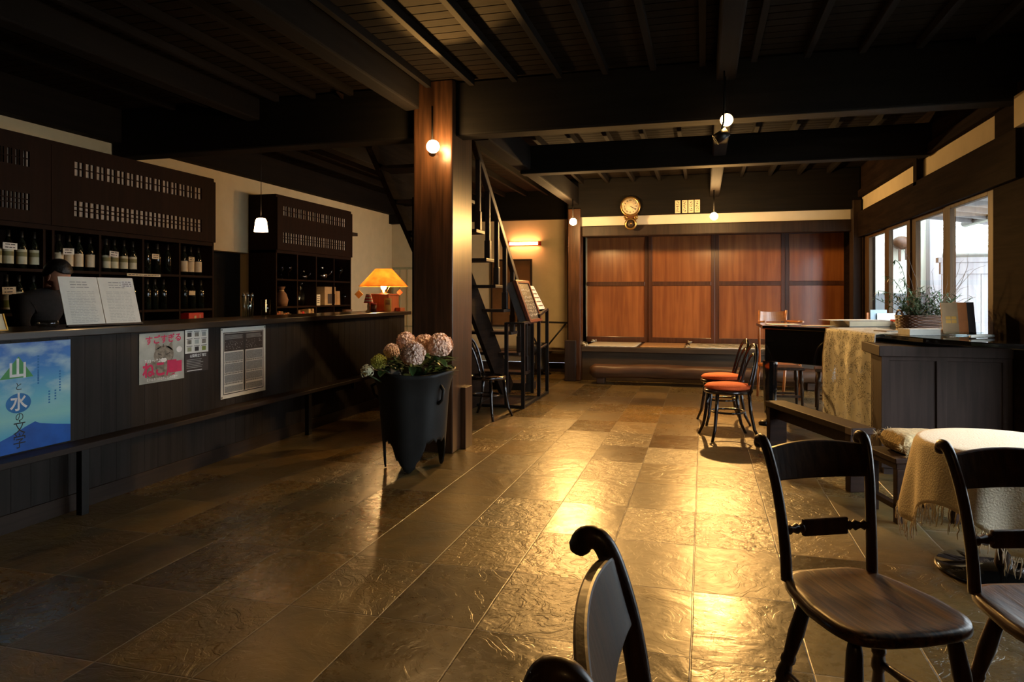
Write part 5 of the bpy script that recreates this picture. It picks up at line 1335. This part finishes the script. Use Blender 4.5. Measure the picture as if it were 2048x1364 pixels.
# lace runner
t = thing('lace_runner', 'cream lace runner hanging over the edge of the black piano lid', 'runner', (0, 0, 0))
e0 = Vector((1.115, 6.925, 0)); e1 = Vector((1.315, 6.00, 0)); nrm = Vector((-(e1 - e0).y, (e1 - e0).x, 0)).normalized()
if nrm.x > 0: nrm = -nrm
vs = []; fs = []; NU = 60; NVV = 60
for i in range(NU + 1):
    u = i / NU
    for k_ in range(NVV + 1):
        q = k_ / NVV; s_ = q * 1.35            # path length
        p_ = e0.lerp(e1, u)
        if s_ < 0.42: p_ = p_ - nrm * (0.42 - s_) + Vector((0, 0, 1.0035))
        else:
            f_ = s_ - 0.42; g_ = min(1, f_ / 0.25)
            w_ = 0.011 * g_ * (math.sin(u * 25) * 0.6 + math.sin(u * 11 + 1)) 
            p_ = p_ + nrm * (0.012 + 0.02 * g_ + w_ + 0.02) + Vector((0, 0, 1.0035 - f_))
            sc_ = 0.012 * math.sin(k_ * 1.6)
            if i == 0: p_ -= (e1 - e0).normalized() * abs(sc_)
            if i == NU: p_ += (e1 - e0).normalized() * abs(sc_)
        vs.append(p_)
for i in range(NU):
    for k_ in range(NVV): o = i * (NVV + 1) + k_; fs.append((o, o + NVV + 1, o + NVV + 2, o + 1))
MB().add(vs, fs, True).build('lace', M['lace'], t)
for i_ in (0, NU): MB().tube([vs[i_ * (NVV + 1) + k_] for k_ in range(0, NVV + 1)], 0.005, 5).build('scalloped_edging', M['cloth'], t)

# things on the piano -------------------------------------------------------
ZT = 1.001
def flat_book(label, cx, cy, rz, w_, l_, h_, mt, pages='paper', name='book', z=ZT, group=None):
    t = thing(name, label, 'book', (cx, cy, z), rz, group)
    MB().box(-w_ / 2, w_ / 2, -l_ / 2, l_ / 2, 0, 0.004).box(-w_ / 2, w_ / 2, -l_ / 2, l_ / 2, h_ - 0.004, h_).box(-w_ / 2, -w_ / 2 + 0.004, -l_ / 2, l_ / 2, 0.004, h_ - 0.004).build('cover', M[mt], t, bevel=0.001)
    MB().box(-w_ / 2 + 0.004, w_ / 2 - 0.004, -l_ / 2 + 0.004, l_ / 2 - 0.004, 0.004, h_ - 0.004).build('pages', M[pages], t)
    return t
M['greybook'] = plain('grey_magazine', (0.30, 0.27, 0.22), 0.6)
p = at(1700, 655, Z=1.0)
flat_book('thick grey magazine pile left of the flower basket on the piano', 1.52, 7.55, YAW + 0.1, 0.50, 0.34, 0.055, 'greybook', 'cream')
ps = MB().box(-0.3, 0.22, -0.1, 0.1, 0, 0.003).build('paper_sheet', M['paper']); ps.location = (1.42, 7.58, ZT + 0.0565); ps.rotation_euler = (0, 0, YAW + 0.2); tag(ps, 'loose pale sheet lying on top of the grey magazine pile', 'paper')
ps = MB().box(-0.15, 0.15, -0.1, 0.1, 0, 0.003).build('paper_sheet', M['paper']); ps.location = (0.80, 7.75, ZT); ps.rotation_euler = (0, 0, YAW); tag(ps, 'pale sheet at the far left corner of the black lid', 'paper')
ps = MB().box(-0.15, 0.13, -0.08, 0.08, 0, 0.004).build('paper_sheet', M['cream']); ps.location = (1.10, 7.45, ZT); ps.rotation_euler = (0, 0, YAW); tag(ps, 'pale sheet in front of the magazine pile on the black lid', 'paper')
flat_book('red covered book in the small stack behind the basket', 1.86, 7.45, YAW, 0.20, 0.15, 0.02, 'red', z=ZT + 0.048)
flat_book('white book at the middle of the small stack behind the basket', 1.86, 7.45, YAW + 0.1, 0.21, 0.16, 0.022, 'white', z=ZT + 0.025)
flat_book('lowest white book of the small stack behind the basket', 1.85, 7.44, YAW, 0.21, 0.16, 0.023, 'paper', z=ZT)
t = thing('brochure_rack', 'small rack of pale blue and white leaflets at the far end of the black lid', 'rack', (1.79, 8.08, ZT), YAW)
MB().box(-0.14, 0.14, 0.02, 0.03, 0, 0.03).box(-0.14, 0.14, -0.05, 0.03, 0, 0.004).box(-0.14, 0.14, -0.05, -0.045, 0, 0.03).build('holder', M['dullmetal'], t)
for k_, (x0, x1, hh, mt) in enumerate(((-0.14, -0.11, 0.12, 'orangebook'), (-0.11, 0.06, 0.15, 'bluebook'), (-0.05, 0.14, 0.115, 'white'))):
    l2 = MB().box(x0, x1, 0.012 - k_ * 0.018, 0.016 - k_ * 0.018, 0.005, hh).build('leaflet', M[mt]); l2.location = (1.79, 8.08, ZT); l2.rotation_euler = (0, 0, YAW)
    tag(l2, ['narrow orange leaflet at the left of the leaflet rack', 'tall pale blue leaflet in the leaflet rack', 'white leaflet at the front of the leaflet rack'][k_], 'leaflet')
flat_book('thick white book lying in front of the flower basket', 1.62, 5.98, YAW, 0.30, 0.16, 0.045, 'white', 'paper')
flat_book('thin grey booklet lying left of the thick white book', 1.52, 6.40, YAW + 0.15, 0.26, 0.16, 0.012, 'greybook', 'paper')
t = thing('booklet_stand', 'clear stand holding booklets at the near end of the black lid', 'stand', (1.86, 5.95, ZT), (0, 0, YAW - 0.12))
MB().box(-0.13, 0.13, -0.06, 0.05, 0, 0.005).box(-0.13, 0.13, -0.06, -0.056, 0, 0.03).box(-0.13, 0.13, 0.046, 0.05, 0, 0.10).build('holder', M['glass'], t)
for k_, (x0, x1, hh, mt, lab) in enumerate(((-0.135, -0.02, 0.235, 'tanbook', 'tan booklet with brown squares in the clear stand'), (-0.035, 0.055, 0.24, 'orangebook', 'orange booklet in the middle of the clear stand'), (0.05, 0.115, 0.245, 'bookcolD', 'black booklet at the right of the clear stand'))):
    l2 = MB().box(x0, x1, -0.03 + k_ * 0.018, -0.02 + k_ * 0.018, 0, hh, Matrix.Rotation(R(-10), 4, 'X')).build('booklet', M[mt], bevel=0.001); l2.location = (1.86, 5.95, ZT + 0.008); l2.rotation_euler = (0, 0, YAW - 0.12)
    tag(l2, lab, 'booklet')
    if k_ == 0:
        b = MB()
        for i in range(2):
            for j in range(2): b.box(-0.11 + i * 0.04, -0.075 + i * 0.04, -0.0315, -0.03, 0.08 + j * 0.028, 0.103 + j * 0.028, Matrix.Rotation(R(-10), 4, 'X'))
        b.build('square_print', M['tagyellow'], l2)
rp = MB().tube([(-0.14, 0, 0.014), (0.0, 0.0, 0.015), (0.12, 0.01, 0.012)], [0.010, 0.014, 0.011], 10).build('rolled_paper', M['paper']); rp.location = (2.0 - 0.1, 5.62, ZT); rp.rotation_euler = (0, 0, YAW + 0.4); tag(rp, 'rolled white paper lying right of the booklet stand', 'paper')

# basket with greenery
BX, BY = 1.80, 6.62
bk = thing('wicker_basket', 'oblong brown wicker basket with end handles on the piano', 'basket', (BX, BY, ZT), YAW)
b = MB(); hw, hd, hgt = 0.20, 0.10, 0.13
for i in range(11):
    z_ = 0.006 + i * 0.0122; k_ = 1 + 0.06 * i / 10; pts = []
    n_ = 72
    for j in range(n_):
        a = 2 * PI * j / n_; c_, s_ = math.cos(a), math.sin(a)
        wv = 0.004 * (1 if (j // 2 + i) % 2 else -1)
        pts.append(((math.copysign(abs(c_) ** 0.45, c_)) * (hw * k_ + wv), (math.copysign(abs(s_) ** 0.45, s_)) * (hd * k_ + wv), z_))
    b.tube(pts, 0.0062, 5, closed=True)
b.box(-hw * 0.95, hw * 0.95, -hd * 0.95, hd * 0.95, 0.0, 0.005)
b.build('weave', M['wicker'], bk)
for sx in (-1, 1):
    MB().tube([(sx * hw * 1.05, 0.05 * math.cos(a), 0.125 + 0.05 * math.sin(a)) for a in [PI * q / 10 for q in range(11)]], 0.008, 7).build('handle', M['wicker'], bk)
MB().box(-hw * 0.9, hw * 0.9, -hd * 0.85, hd * 0.85, 0.006, 0.10).build('soil', M['ink'], bk)
def leaf_quad(b, p, d, ln, wd_, up=Vector((0, 0, 1))):
    d = d.normalized(); s_ = d.cross(up)
    if s_.length < 0.01: s_ = Vector((1, 0, 0))
    s_.normalize(); n_ = s_.cross(d)
    b.add([p, p + d * ln * 0.35 + s_ * wd_ / 2 + n_ * wd_ * 0.15, p + d * ln - n_ * ln * 0.12, p + d * ln * 0.35 - s_ * wd_ / 2 + n_ * wd_ * 0.15, p + d * ln * 0.4], [(0, 1, 4), (1, 2, 4), (2, 3, 4), (3, 0, 4)], True)
rnd = random.Random(3)
gr = thing('leafy_arrangement', 'bushy green leaf and pale bloom arrangement growing out of the wicker basket', 'plant', (BX, BY, ZT + 0.1), YAW)
lf = MB(); stm = MB(); wf = MB()
for k_ in range(64):
    a = rnd.uniform(-0.2, PI + 0.2) if False else rnd.uniform(0, 2 * PI)
    base = Vector((rnd.uniform(-0.17, 0.17), rnd.uniform(-0.07, 0.07), 0))
    lean = Vector((rnd.gauss(-0.12, 0.5), rnd.gauss(-0.05, 0.35), 1.0)).normalized(); ln = rnd.uniform(0.12, 0.30)
    pts = [base + lean * ln * q / 5 + Vector((lean.x, lean.y, -0.2)) * 0.10 * (q / 5) ** 2 for q in range(6)]
    stm.tube(pts, 0.0022, 4)
    for q in range(1, 6):
        for m_ in range(3):
            dd = Vector((rnd.gauss(0, 1), rnd.gauss(0, 1), rnd.gauss(0.2, 0.6)))
            leaf_quad(lf, pts[q], dd, rnd.uniform(0.03, 0.055), rnd.uniform(0.012, 0.022))
# long bamboo-like sprays on the left
for (dx, hh, bend) in ((-0.16, 0.36, -0.06), (-0.10, 0.50, -0.04), (-0.18, 0.24, -0.10), (-0.06, 0.34, -0.03)):
    pts = [Vector((-0.12 + dx * q / 8 + bend * (q / 8) ** 3, -0.02, hh * math.sin(q / 8 * 1.5))) for q in range(9)]
    stm.tube(pts, 0.0025, 4)
    for q in range(3, 9):
        for m_ in range(3):
            dd = Vector((rnd.uniform(-1, 0.5), rnd.gauss(0, 0.6), rnd.uniform(-0.9, 0.3)))
            leaf_quad(lf, pts[q], dd, rnd.uniform(0.04, 0.07), 0.010)
for k_ in range(26):
    c_ = Vector((rnd.uniform(-0.17, 0.21), rnd.uniform(-0.12, -0.04), rnd.uniform(0.02, 0.12)))
    for m_ in range(7):
        a = 2 * PI * m_ / 7; leaf_quad(wf, c_, Vector((math.cos(a), -0.5, math.sin(a))), 0.018, 0.012)
lf.build('leaves', M['leaf'], gr)['kind'] = 'stuff'; stm.build('stems', M['stem'], gr)['kind'] = 'stuff'; wf.build('pale_blooms', plain('dusty_bloom', (0.22, 0.20, 0.14), 0.8), gr)['kind'] = 'stuff'
tw = thing('twig_spray', 'spray of thin bare curving twigs rising from the basket towards the window', 'twigs', (BX, BY, ZT + 0.1), YAW)
b = MB()
for (x0, tx, hz, c_) in ((0.10, 0.26, 0.40, 0.06), (0.10, 0.34, 0.34, 0.04), (0.08, 0.20, 0.30, 0.05), (0.10, 0.30, 0.22, 0.02), (0.12, 0.44, 0.36, 0.03), (0.02, -0.12, 0.46, -0.10), (0.0, -0.2, 0.50, -0.02), (0.12, 0.08, 0.35, -0.03), (0.1, 0.36, 0.15, 0.0), (0.1, 0.30, 0.44, 0.12)):
    pts = []
    for q in range(11):
        f_ = q / 10; pts.append((x0 + (tx - x0) * f_ ** 1.3 + c_ * math.sin(f_ * PI) + 0.005 * math.sin(q * 2.1), 0.01 * math.sin(q) - 0.1 * f_ * (tx > 0.2), 1.25 * hz * math.sin(f_ * 1.45)))
    b.tube(pts, [0.0032 - 0.0022 * q / 10 for q in range(11)], 4)
b.build('twigs', M['twig'], tw)['kind'] = 'stuff'

# chairs and stools behind the piano
t = thing('wooden_armchair', 'honey coloured wooden armchair whose curved backrest shows above the far end of the piano', 'chair', (at(1543, 630, Y=9.6).x, 9.6, -0.02), YAW + 0.05)
b = MB(); vs = []; fs = []; n_ = 12
for i in range(n_ + 1):
    u = i / n_ * 2 - 1
    for (z_, dy) in ((0.99, 0), (1.12, 0.02), (1.12, 0.04), (0.99, 0.02)): vs.append((0.17 * u, 0.0 + dy - 0.05 * u * u, z_ - 0.012 * (1 - u * u) * (z_ > 1.05)))
for i in range(n_):
    for q in range(4): o = i * 4; fs.append((o + q, o + (q + 1) % 4, o + 4 + (q + 1) % 4, o + 4 + q))
fs += [(0, 1, 2, 3), tuple(n_ * 4 + q for q in (3, 2, 1, 0))]
b.add(vs, fs, False); b.build('backrest', M['orangewood'], t)
for sx in (-1, 1):
    MB().tube([(0.17 * sx, -0.03, 0.42), (0.17 * sx, -0.02, 0.9), (0.175 * sx, -0.04, 1.13)], [0.018, 0.016, 0.015], 10).build('back_post', M['orangewood'], t)
    MB().tube([(0.18 * sx, -0.03, 0.99), (0.24 * sx, -0.22, 0.985), (0.24 * sx, -0.36, 0.99)], [0.014, 0.018, 0.02], 10).build('arm', M['orangewood'], t)
    MB().tube([(0.23 * sx, -0.33, 0.98), (0.20 * sx, -0.36, 0.0)], 0.017, 10).build('leg', M['orangewood'], t)
    MB().tube([(0.17 * sx, -0.03, 0.44), (0.17 * sx, 0.04, 0.0)], 0.017, 10).build('leg', M['orangewood'], t)
MB().box(-0.2, 0.2, -0.38, 0.0, 0.42, 0.46).build('seat', M['orangewood'], t, bevel=0.01)
def stool(label, x, y, rz, mt='chairleg'):
    t = thing('turned_stool', label, 'stool', (x, y, 0), rz, 'stools beyond the piano')
    MB().box(-0.19, 0.19, -0.17, 0.17, 0.44, 0.475).build('seat', M[mt], t, bevel=0.01)
    for sx in (-1, 1):
        for sy in (-1, 1):
            MB().tube([(0.15 * sx, 0.13 * sy, 0.44), (0.155 * sx, 0.135 * sy, 0.30), (0.157 * sx, 0.137 * sy, 0.28), (0.16 * sx, 0.14 * sy, 0.2), (0.165 * sx, 0.145 * sy, 0.0)], [0.018, 0.026, 0.016, 0.022, 0.014], 10).build('leg', M[mt], t)
    for sy in (-1, 1): MB().bar((-0.16, 0.14 * sy, 0.14), (0.16, 0.14 * sy, 0.14), 0.02, 0.025).build('stretcher', M[mt], t)
stool('dark turned-leg stool seen under the piano, left one', 0.92, 8.75, 0.1)
stool('dark turned-leg stool seen under the piano, right one with a pink ribbon', 1.42, 8.65, -0.1)
rb = MB()
for k_ in range(5): rb.tube([(0.01 * k_, 0, 0.0), (0.012 * k_ + 0.01, -0.01, -0.08), (0.02 * k_ - 0.01, 0.0, -0.16 - 0.02 * k_)], [0.01, 0.014, 0.005], 5)
rb = rb.build('pink_ribbon', M['pink']); rb.location = (1.32, 8.46, 0.45); tag(rb, 'shiny pink ribbon hanging from the right stool under the piano', 'ribbon')
bg_ = MB().box(-0.13, 0.13, -0.10, 0.10, 0, 0.03).box(-0.12, 0.11, -0.09, 0.09, 0.03, 0.06).build('magazine_box', M['bookcolD'], bevel=0.004); bg_.location = at(1750, 800, Z=0.3); bg_.location.z = 0.0
bg_.location = (1.72, 6.5, 0); tag(bg_, 'dark flat box on the floor between the lace runner and the cabinet', 'box')

# ================================================================== BACK AREA: log bench, rugs, clock, signs
t = thing('log_bench', 'rough split log bench on short feet in front of the raised sill', 'bench', (-1.62, 10.38, 0))
vs = []; fs = []; n_ = 14; NL = 60; rr_ = random.Random(5)
ph = [rr_.uniform(0, 6) for _ in range(6)]
for i in range(NL + 1):
    u = i / NL; x_ = 3.3 * u; en = min(1, (u / 0.02) + 0.55, ((1 - u) / 0.02) + 0.55)
    for j in range(n_):
        a = 2 * PI * j / n_; c_, s_ = math.cos(a), math.sin(a)
        yy = math.copysign(abs(c_) ** 0.6, c_) * 0.16; zz = math.copysign(abs(s_) ** 0.5, s_) * 0.095
        k_ = en * (1 + 0.05 * math.sin(x_ * 3.1 + ph[0] + a) + 0.04 * math.sin(x_ * 7 + ph[1] + 2 * a) + 0.03 * math.sin(x_ * 15 + ph[2] + 3 * a))
        vs.append((x_, yy * k_, 0.19 + zz * k_ - (0.02 if s_ > 0.2 else 0) * 0))
for i in range(NL):
    for j in range(n_): fs.append((i * n_ + j, (i + 1) * n_ + j, (i + 1) * n_ + (j + 1) % n_, i * n_ + (j + 1) % n_))
fs.append(tuple(range(n_))); fs.append(tuple(reversed([NL * n_ + j for j in range(n_)])))
MB().add(vs, fs, True).build('log', M['log'], t)
for xx in (0.16, 1.7, 3.05): MB().box(xx - 0.06, xx + 0.06, -0.08, 0.10, 0, 0.12).build('foot', M['log'], t, bevel=0.01)
def rug(label, x0, x1, mt, check=False, tassel=True):
    t = thing('rug', label, 'rug', (x0, 10.72, 0.516), 0, 'rugs on the raised sill')
    w_, l_ = x1 - x0, 0.95
    vs = []; fs = []; a_, b_ = 24, 16
    for i in range(a_ + 1):
        for j in range(b_ + 1): vs.append((w_ * i / a_, l_ * j / b_, 0.014 + 0.002 * math.sin(i * 1.9) * math.cos(j * 1.3)))
    for i in range(a_):
        for j in range(b_): o = i * (b_ + 1) + j; fs.append((o, o + b_ + 1, o + b_ + 2, o + 1))
    o = MB().add(vs, fs, True).build('rug_body', M[mt], t); sd = o.modifiers.new('solid', 'SOLIDIFY'); sd.thickness = 0.013; sd.offset = -1
    if check:
        b = MB()
        for j in range(6):
            for i in range(int(w_ / 0.12)):
                if (i + j) % 2: b.box(0.10 + i * 0.12 + 0.03 * (j % 3), 0.19 + i * 0.12 + 0.03 * (j % 3), 0.08 + j * 0.14, 0.19 + j * 0.14, 0.0165, 0.018)
        b.build('check_pattern', M['rugtile'], t)
    if tassel:
        b = MB()
        for (cx, cy) in ((0, 0), (0, l_)):
            for k_ in range(14):
                p_ = Vector((cx, cy, 0.02)); d_ = Vector((rr_.uniform(-0.07, 0.03), rr_.uniform(-0.04, 0.04), rr_.uniform(-0.01, 0.05)))
                b.tube([p_, p_ + d_ * 0.6, p_ + d_ + Vector((0, 0, -0.01))], [0.006, 0.008, 0.003], 4)
        b.build('tassels', M['rug'], t)
rug('narrow pale rug at the left end of the raised sill, by the post', -1.74, -0.98, 'rug')
rug('tan fleece rug in the middle of the raised sill', -0.92, -0.27, 'rugtan', tassel=False)
rug('long checked oat coloured rug on the raised sill behind the bentwood chairs', -0.20, 1.75, 'rug', True)

# wall clock
ck = thing('wall_clock', 'old round drop wall clock with roman numerals on the back beam', 'clock', (-1.05, 10.585, 2.632), (R(90), 0, 0))
MB().lathe([(0.135, -0.01), (0.15, 0.0), (0.152, 0.016), (0.14, 0.026), (0.125, 0.024), (0.118, 0.018)], n=36).build('bezel', M['brassy'] if 'brassy' in M else M['brass'], ck)
MB().lathe([(0, 0.02), (0.12, 0.02), (0.12, -0.012), (0, -0.012)], n=36).build('dial', M['cream'], ck)
b = MB().use(M['ink'])
n_ = 40
for r0, r1 in ((0.111, 0.113), (0.058, 0.0595)):
    vs = [(r * math.cos(2 * PI * i / n_), r * math.sin(2 * PI * i / n_), 0.0212) for i in range(n_) for r in (r0, r1)]
    b.add(vs, [(2 * i, 2 * ((i + 1) % n_), 2 * ((i + 1) % n_) + 1, 2 * i + 1) for i in range(n_)])
b.build('dial_rings', None, ck)
for i, s_ in enumerate(['XII', 'I', 'II', 'III', 'IIII', 'V', 'VI', 'VII', 'VIII', 'IX', 'X', 'XI']):
    a = PI / 2 - i * PI / 6; text(s_, 0.030, (0.086 * math.cos(a), 0.086 * math.sin(a), 0.0214), M['ink'], ck, name='numeral', rot=(0, 0, a - PI / 2), bold=0.0008)
MB().bar((0, 0, 0.024), (0.050, -0.030, 0.024), 0.008, 0.002).build('hour_hand', M['ink'], ck)
MB().bar((0, 0, 0.027), (0.078, -0.046, 0.027), 0.005, 0.002).build('minute_hand', M['ink'], ck)
MB().lathe([(0.055, -0.01), (0.088, -0.01), (0.092, 0.02), (0.08, 0.035), (0.066, 0.03), (0.06, 0.015)], (0.006, -0.262, 0), 30).build('pendulum_bezel', M['brass'], ck)
MB().lathe([(0, 0.01), (0.064, 0.01), (0.064, -0.01), (0, -0.01)], (0.006, -0.262, 0), 30).build('pendulum_window', M['darkwood'], ck)
MB().lathe([(0, 0.022), (0.016, 0.018), (0.018, 0.012), (0, 0.012)], (0.012, -0.255, 0), 16).build('pendulum_bob', M['brass'], ck)
for sx in (-1, 1): MB().lathe([(0.008, 0.0), (0.030, 0.0), (0.030, 0.02), (0.022, 0.028), (0.008, 0.02)], (0.006 + 0.078 * sx, -0.165, 0), 18).build('scroll', M['brass'], ck)
MB().prism([(-0.08, -0.20), (0.09, -0.20), (0.11, -0.12), (-0.10, -0.12)], -0.012, 0.012).build('neck', M['panelframe'], ck)

# four plaques: thin upright tablets with brush marks
for i, px in enumerate((1355.5, 1369.5, 1382, 1394.5)):
    c_ = at(px, 415, Y=10.585)
    t = thing('wooden_plaque', '%s of the four pale wooden name plaques on the back beam, right of the clock' % ['leftmost', 'second', 'third', 'rightmost'][i], 'plaque', (c_.x, 10.588, 2.605), ONY, 'name plaques on the beam')
    MB().prism([(-0.038, -0.093), (0.038, -0.093), (0.038, 0.093), (-0.038, 0.093)], 0, 0.008).build('tablet', M['cream'], t)
    b = MB().use(M['ink']); r2 = random.Random(i + 40)
    for q in range(5):
        cy = 0.065 - q * 0.032
        for m_ in range(6):
            a = Vector((r2.uniform(-0.016, 0.016), cy + r2.uniform(-0.011, 0.011), 0.009)); e = a + Vector((r2.uniform(-0.014, 0.014), r2.uniform(-0.012, 0.012), 0))
            b.bar(a, e, 0.0065, 0.0008)
    b.build('brush_writing', None, t)

# ================================================================== BIG VASE AND HYDRANGEAS
PX, PY = -2.13, 4.95
t = thing('tall_black_vase', 'tall black vase with ragged torn foot standing before the central pillar', 'vase', (PX, PY, 0))
NA = 96; vs = []; fs = []; NH = 22
def foot(a):
    # height of the ragged lower edge; three tapering feet reach the floor
    f_ = 0.22
    for c_, wd_, sh in ((R(-153), 0.20, 1), (R(-75), 0.62, 1), (R(35), 0.5, 1), (R(130), 0.4, 1)):
        d_ = abs((a - c_ + PI) % (2 * PI) - PI)
        if d_ < wd_: f_ = min(f_, 0.22 * (d_ / wd_) ** 1.5)
    return f_ + (0.012 * math.sin(23 * a) + 0.008 * math.sin(41 * a)) * min(1, f_ * 14)
for j in range(NA):
    a = 2 * PI * j / NA; z0 = max(0.0, foot(a))
    for i in range(NH + 1):
        z_ = z0 + (0.735 + 0.02 * math.sin(2 * a + 0.5) - z0) * i / NH
        r_ = 0.222 + 0.05 * (z_ / 0.74) + 0.04 * max(0, (z_ - 0.55) / 0.2) ** 1.6
        r_ *= 1 + 0.035 * math.sin(3 * a + 2.2 * z_) + 0.02 * math.sin(7 * a)
        vs.append((r_ * math.cos(a), r_ * math.sin(a), z_))
for j in range(NA):
    for i in range(NH): j2 = (j + 1) % NA; fs.append((j * (NH + 1) + i, j2 * (NH + 1) + i, j2 * (NH + 1) + i + 1, j * (NH + 1) + i + 1))
o = MB().add(vs, fs, True).build('vessel', M['pot'], t); sd = o.modifiers.new('solid', 'SOLIDIFY'); sd.thickness = 0.016; sd.offset = -1
MB().lathe([(0, 0.24), (0.21, 0.24), (0.21, 0.26), (0, 0.26)], n=32).build('inner_floor', M['pot'], t)
MB().tube([(0.235, -0.08, 0.66), (0.285, -0.1, 0.60), (0.275, -0.1, 0.53), (0.24, -0.09, 0.50)], [0.012, 0.013, 0.012, 0.014], 8).build('handle', M['pot'], t)
MB().tube([(-0.22, -0.10, 0.66), (-0.285, -0.12, 0.62), (-0.27, -0.11, 0.55), (-0.225, -0.10, 0.52)], [0.012, 0.013, 0.012, 0.014], 8).build('handle', M['pot'], t)
def florets(c, r, n_, mat, seed, sz=0.017):
    rr = random.Random(seed); b = MB(); g_ = PI * (3 - math.sqrt(5))
    for i in range(n_):
        y_ = 1 - (i / (n_ - 1)) * 1.75; rad = math.sqrt(max(0, 1 - y_ * y_)); th = g_ * i
        nd = Vector((math.cos(th) * rad, math.sin(th) * rad, y_)).normalized()
        p_ = Vector(c) + nd * r * rr.uniform(0.88, 1.06)
        u = nd.orthogonal().normalized(); v = nd.cross(u); a0 = rr.uniform(0, PI)
        for q in range(4):
            a = a0 + q * PI / 2; d_ = u * math.cos(a) + v * math.sin(a); s_ = nd.cross(d_)
            b.add([p_ - nd * 0.006, p_ + d_ * sz * 0.55 + s_ * sz * 0.48 + nd * 0.004, p_ + d_ * sz * 1.05 - nd * 0.002, p_ + d_ * sz * 0.55 - s_ * sz * 0.48 + nd * 0.004], [(0, 1, 2, 3)], False)
    b.ball(c, r * 0.74, n=12, m=8)
    return b
def hydrangea(px, py, rpx, dist, mt, label, seed, n_=90, leaves=3):
    dr = ray(px, py); c = Vector((0, 0, CAM_H)) + dr * dist; r = rpx * dist / 1402
    t = thing('hydrangea', label, 'flower', c, 0, 'hydrangeas in the black vase')
    florets((0, 0, 0), r, n_, mt, seed, max(0.012, r * 0.27)).build('flower_head', M[mt], t)
    ft = Vector((PX, PY, 0.55)) - c
    MB().tube([(0, 0, -r * 0.5), (ft.x * 0.3, ft.y * 0.3, -0.09), (ft.x * 0.8, ft.y * 0.8, ft.z)], 0.006, 6).build('stem', M['stem'], t)
    rr = random.Random(seed)
    for k_ in range(leaves):
        b = MB(); a = rr.uniform(0, 2 * PI); d_ = Vector((math.cos(a), math.sin(a) - 0.4, rr.uniform(-0.3, 0.15))).normalized(); base = Vector((ft.x * 0.15, ft.y * 0.15, -r * 1.0 - 0.01))
        ln, wd_ = rr.uniform(0.10, 0.15), rr.uniform(0.06, 0.085); s_ = d_.cross(Vector((0, 0, 1))).normalized(); u = s_.cross(d_)
        prof = [(0, 0), (0.2, 0.55), (0.45, 1.0), (0.7, 0.8), (0.9, 0.35), (1.0, 0)]; vv = []; ff = []
        for q, (f_, w_) in enumerate(prof):
            cc = base + d_ * ln * f_ - Vector((0, 0, 1)) * ln * 0.35 * f_ * f_
            vv += [cc + s_ * wd_ / 2 * w_ + u * 0.008 * w_, cc, cc - s_ * wd_ / 2 * w_ + u * 0.008 * w_]
        for q in range(5): o = q * 3; ff += [(o, o + 3, o + 4, o + 1), (o + 1, o + 4, o + 5, o + 2)]
        b.add(vv, ff, True); b.build('leaf', M['leaf'], t)
    return t
hydrangea(812, 682, 18, 5.30, 'petal', 'pink hydrangea head at the top middle of the black vase', 1)
hydrangea(783, 703, 15, 5.20, 'petal', 'small pink hydrangea head at upper left in the black vase', 2, 60)
hydrangea(826, 708, 24, 5.06, 'petal', 'largest pink hydrangea head at the front of the black vase', 3, 110, 4)
hydrangea(849, 689, 20, 5.32, 'petal', 'pink hydrangea head behind the front one, just left of the right pair', 4, 90)
hydrangea(880, 691, 24, 5.20, 'petal', 'pink hydrangea head at the right side of the black vase', 5, 100, 5)
hydrangea(758, 724, 15, 5.12, 'petalg', 'yellow-green hydrangea head at the left of the black vase', 6, 60, 1)
hydrangea(734, 742, 13, 5.05, 'petalw', 'small whitish blossom cluster spilling over the left rim of the black vase', 7, 26, 0)
# extra foliage
fo = thing('foliage_bunch', 'mass of broad dark green leaves filling the black vase under the flowers', 'foliage', (PX, PY, 0.72))
b = MB(); rr = random.Random(11)
for k_ in range(90):
    a = rr.uniform(0, 2 * PI); r_ = 0.24 * math.sqrt(rr.random()); p_ = Vector((r_ * math.cos(a) + 0.03, r_ * math.sin(a), rr.uniform(-0.02, 0.10)))
    d_ = Vector((math.cos(a) * 0.8 + rr.gauss(0, 0.4), math.sin(a) * 0.8 + rr.gauss(0, 0.4), rr.uniform(-0.1, 0.6)))
    leaf_quad(b, p_, d_, rr.uniform(0.08, 0.13), rr.uniform(0.05, 0.07))
b.build('leaves', M['leaf'], fo)['kind'] = 'stuff'
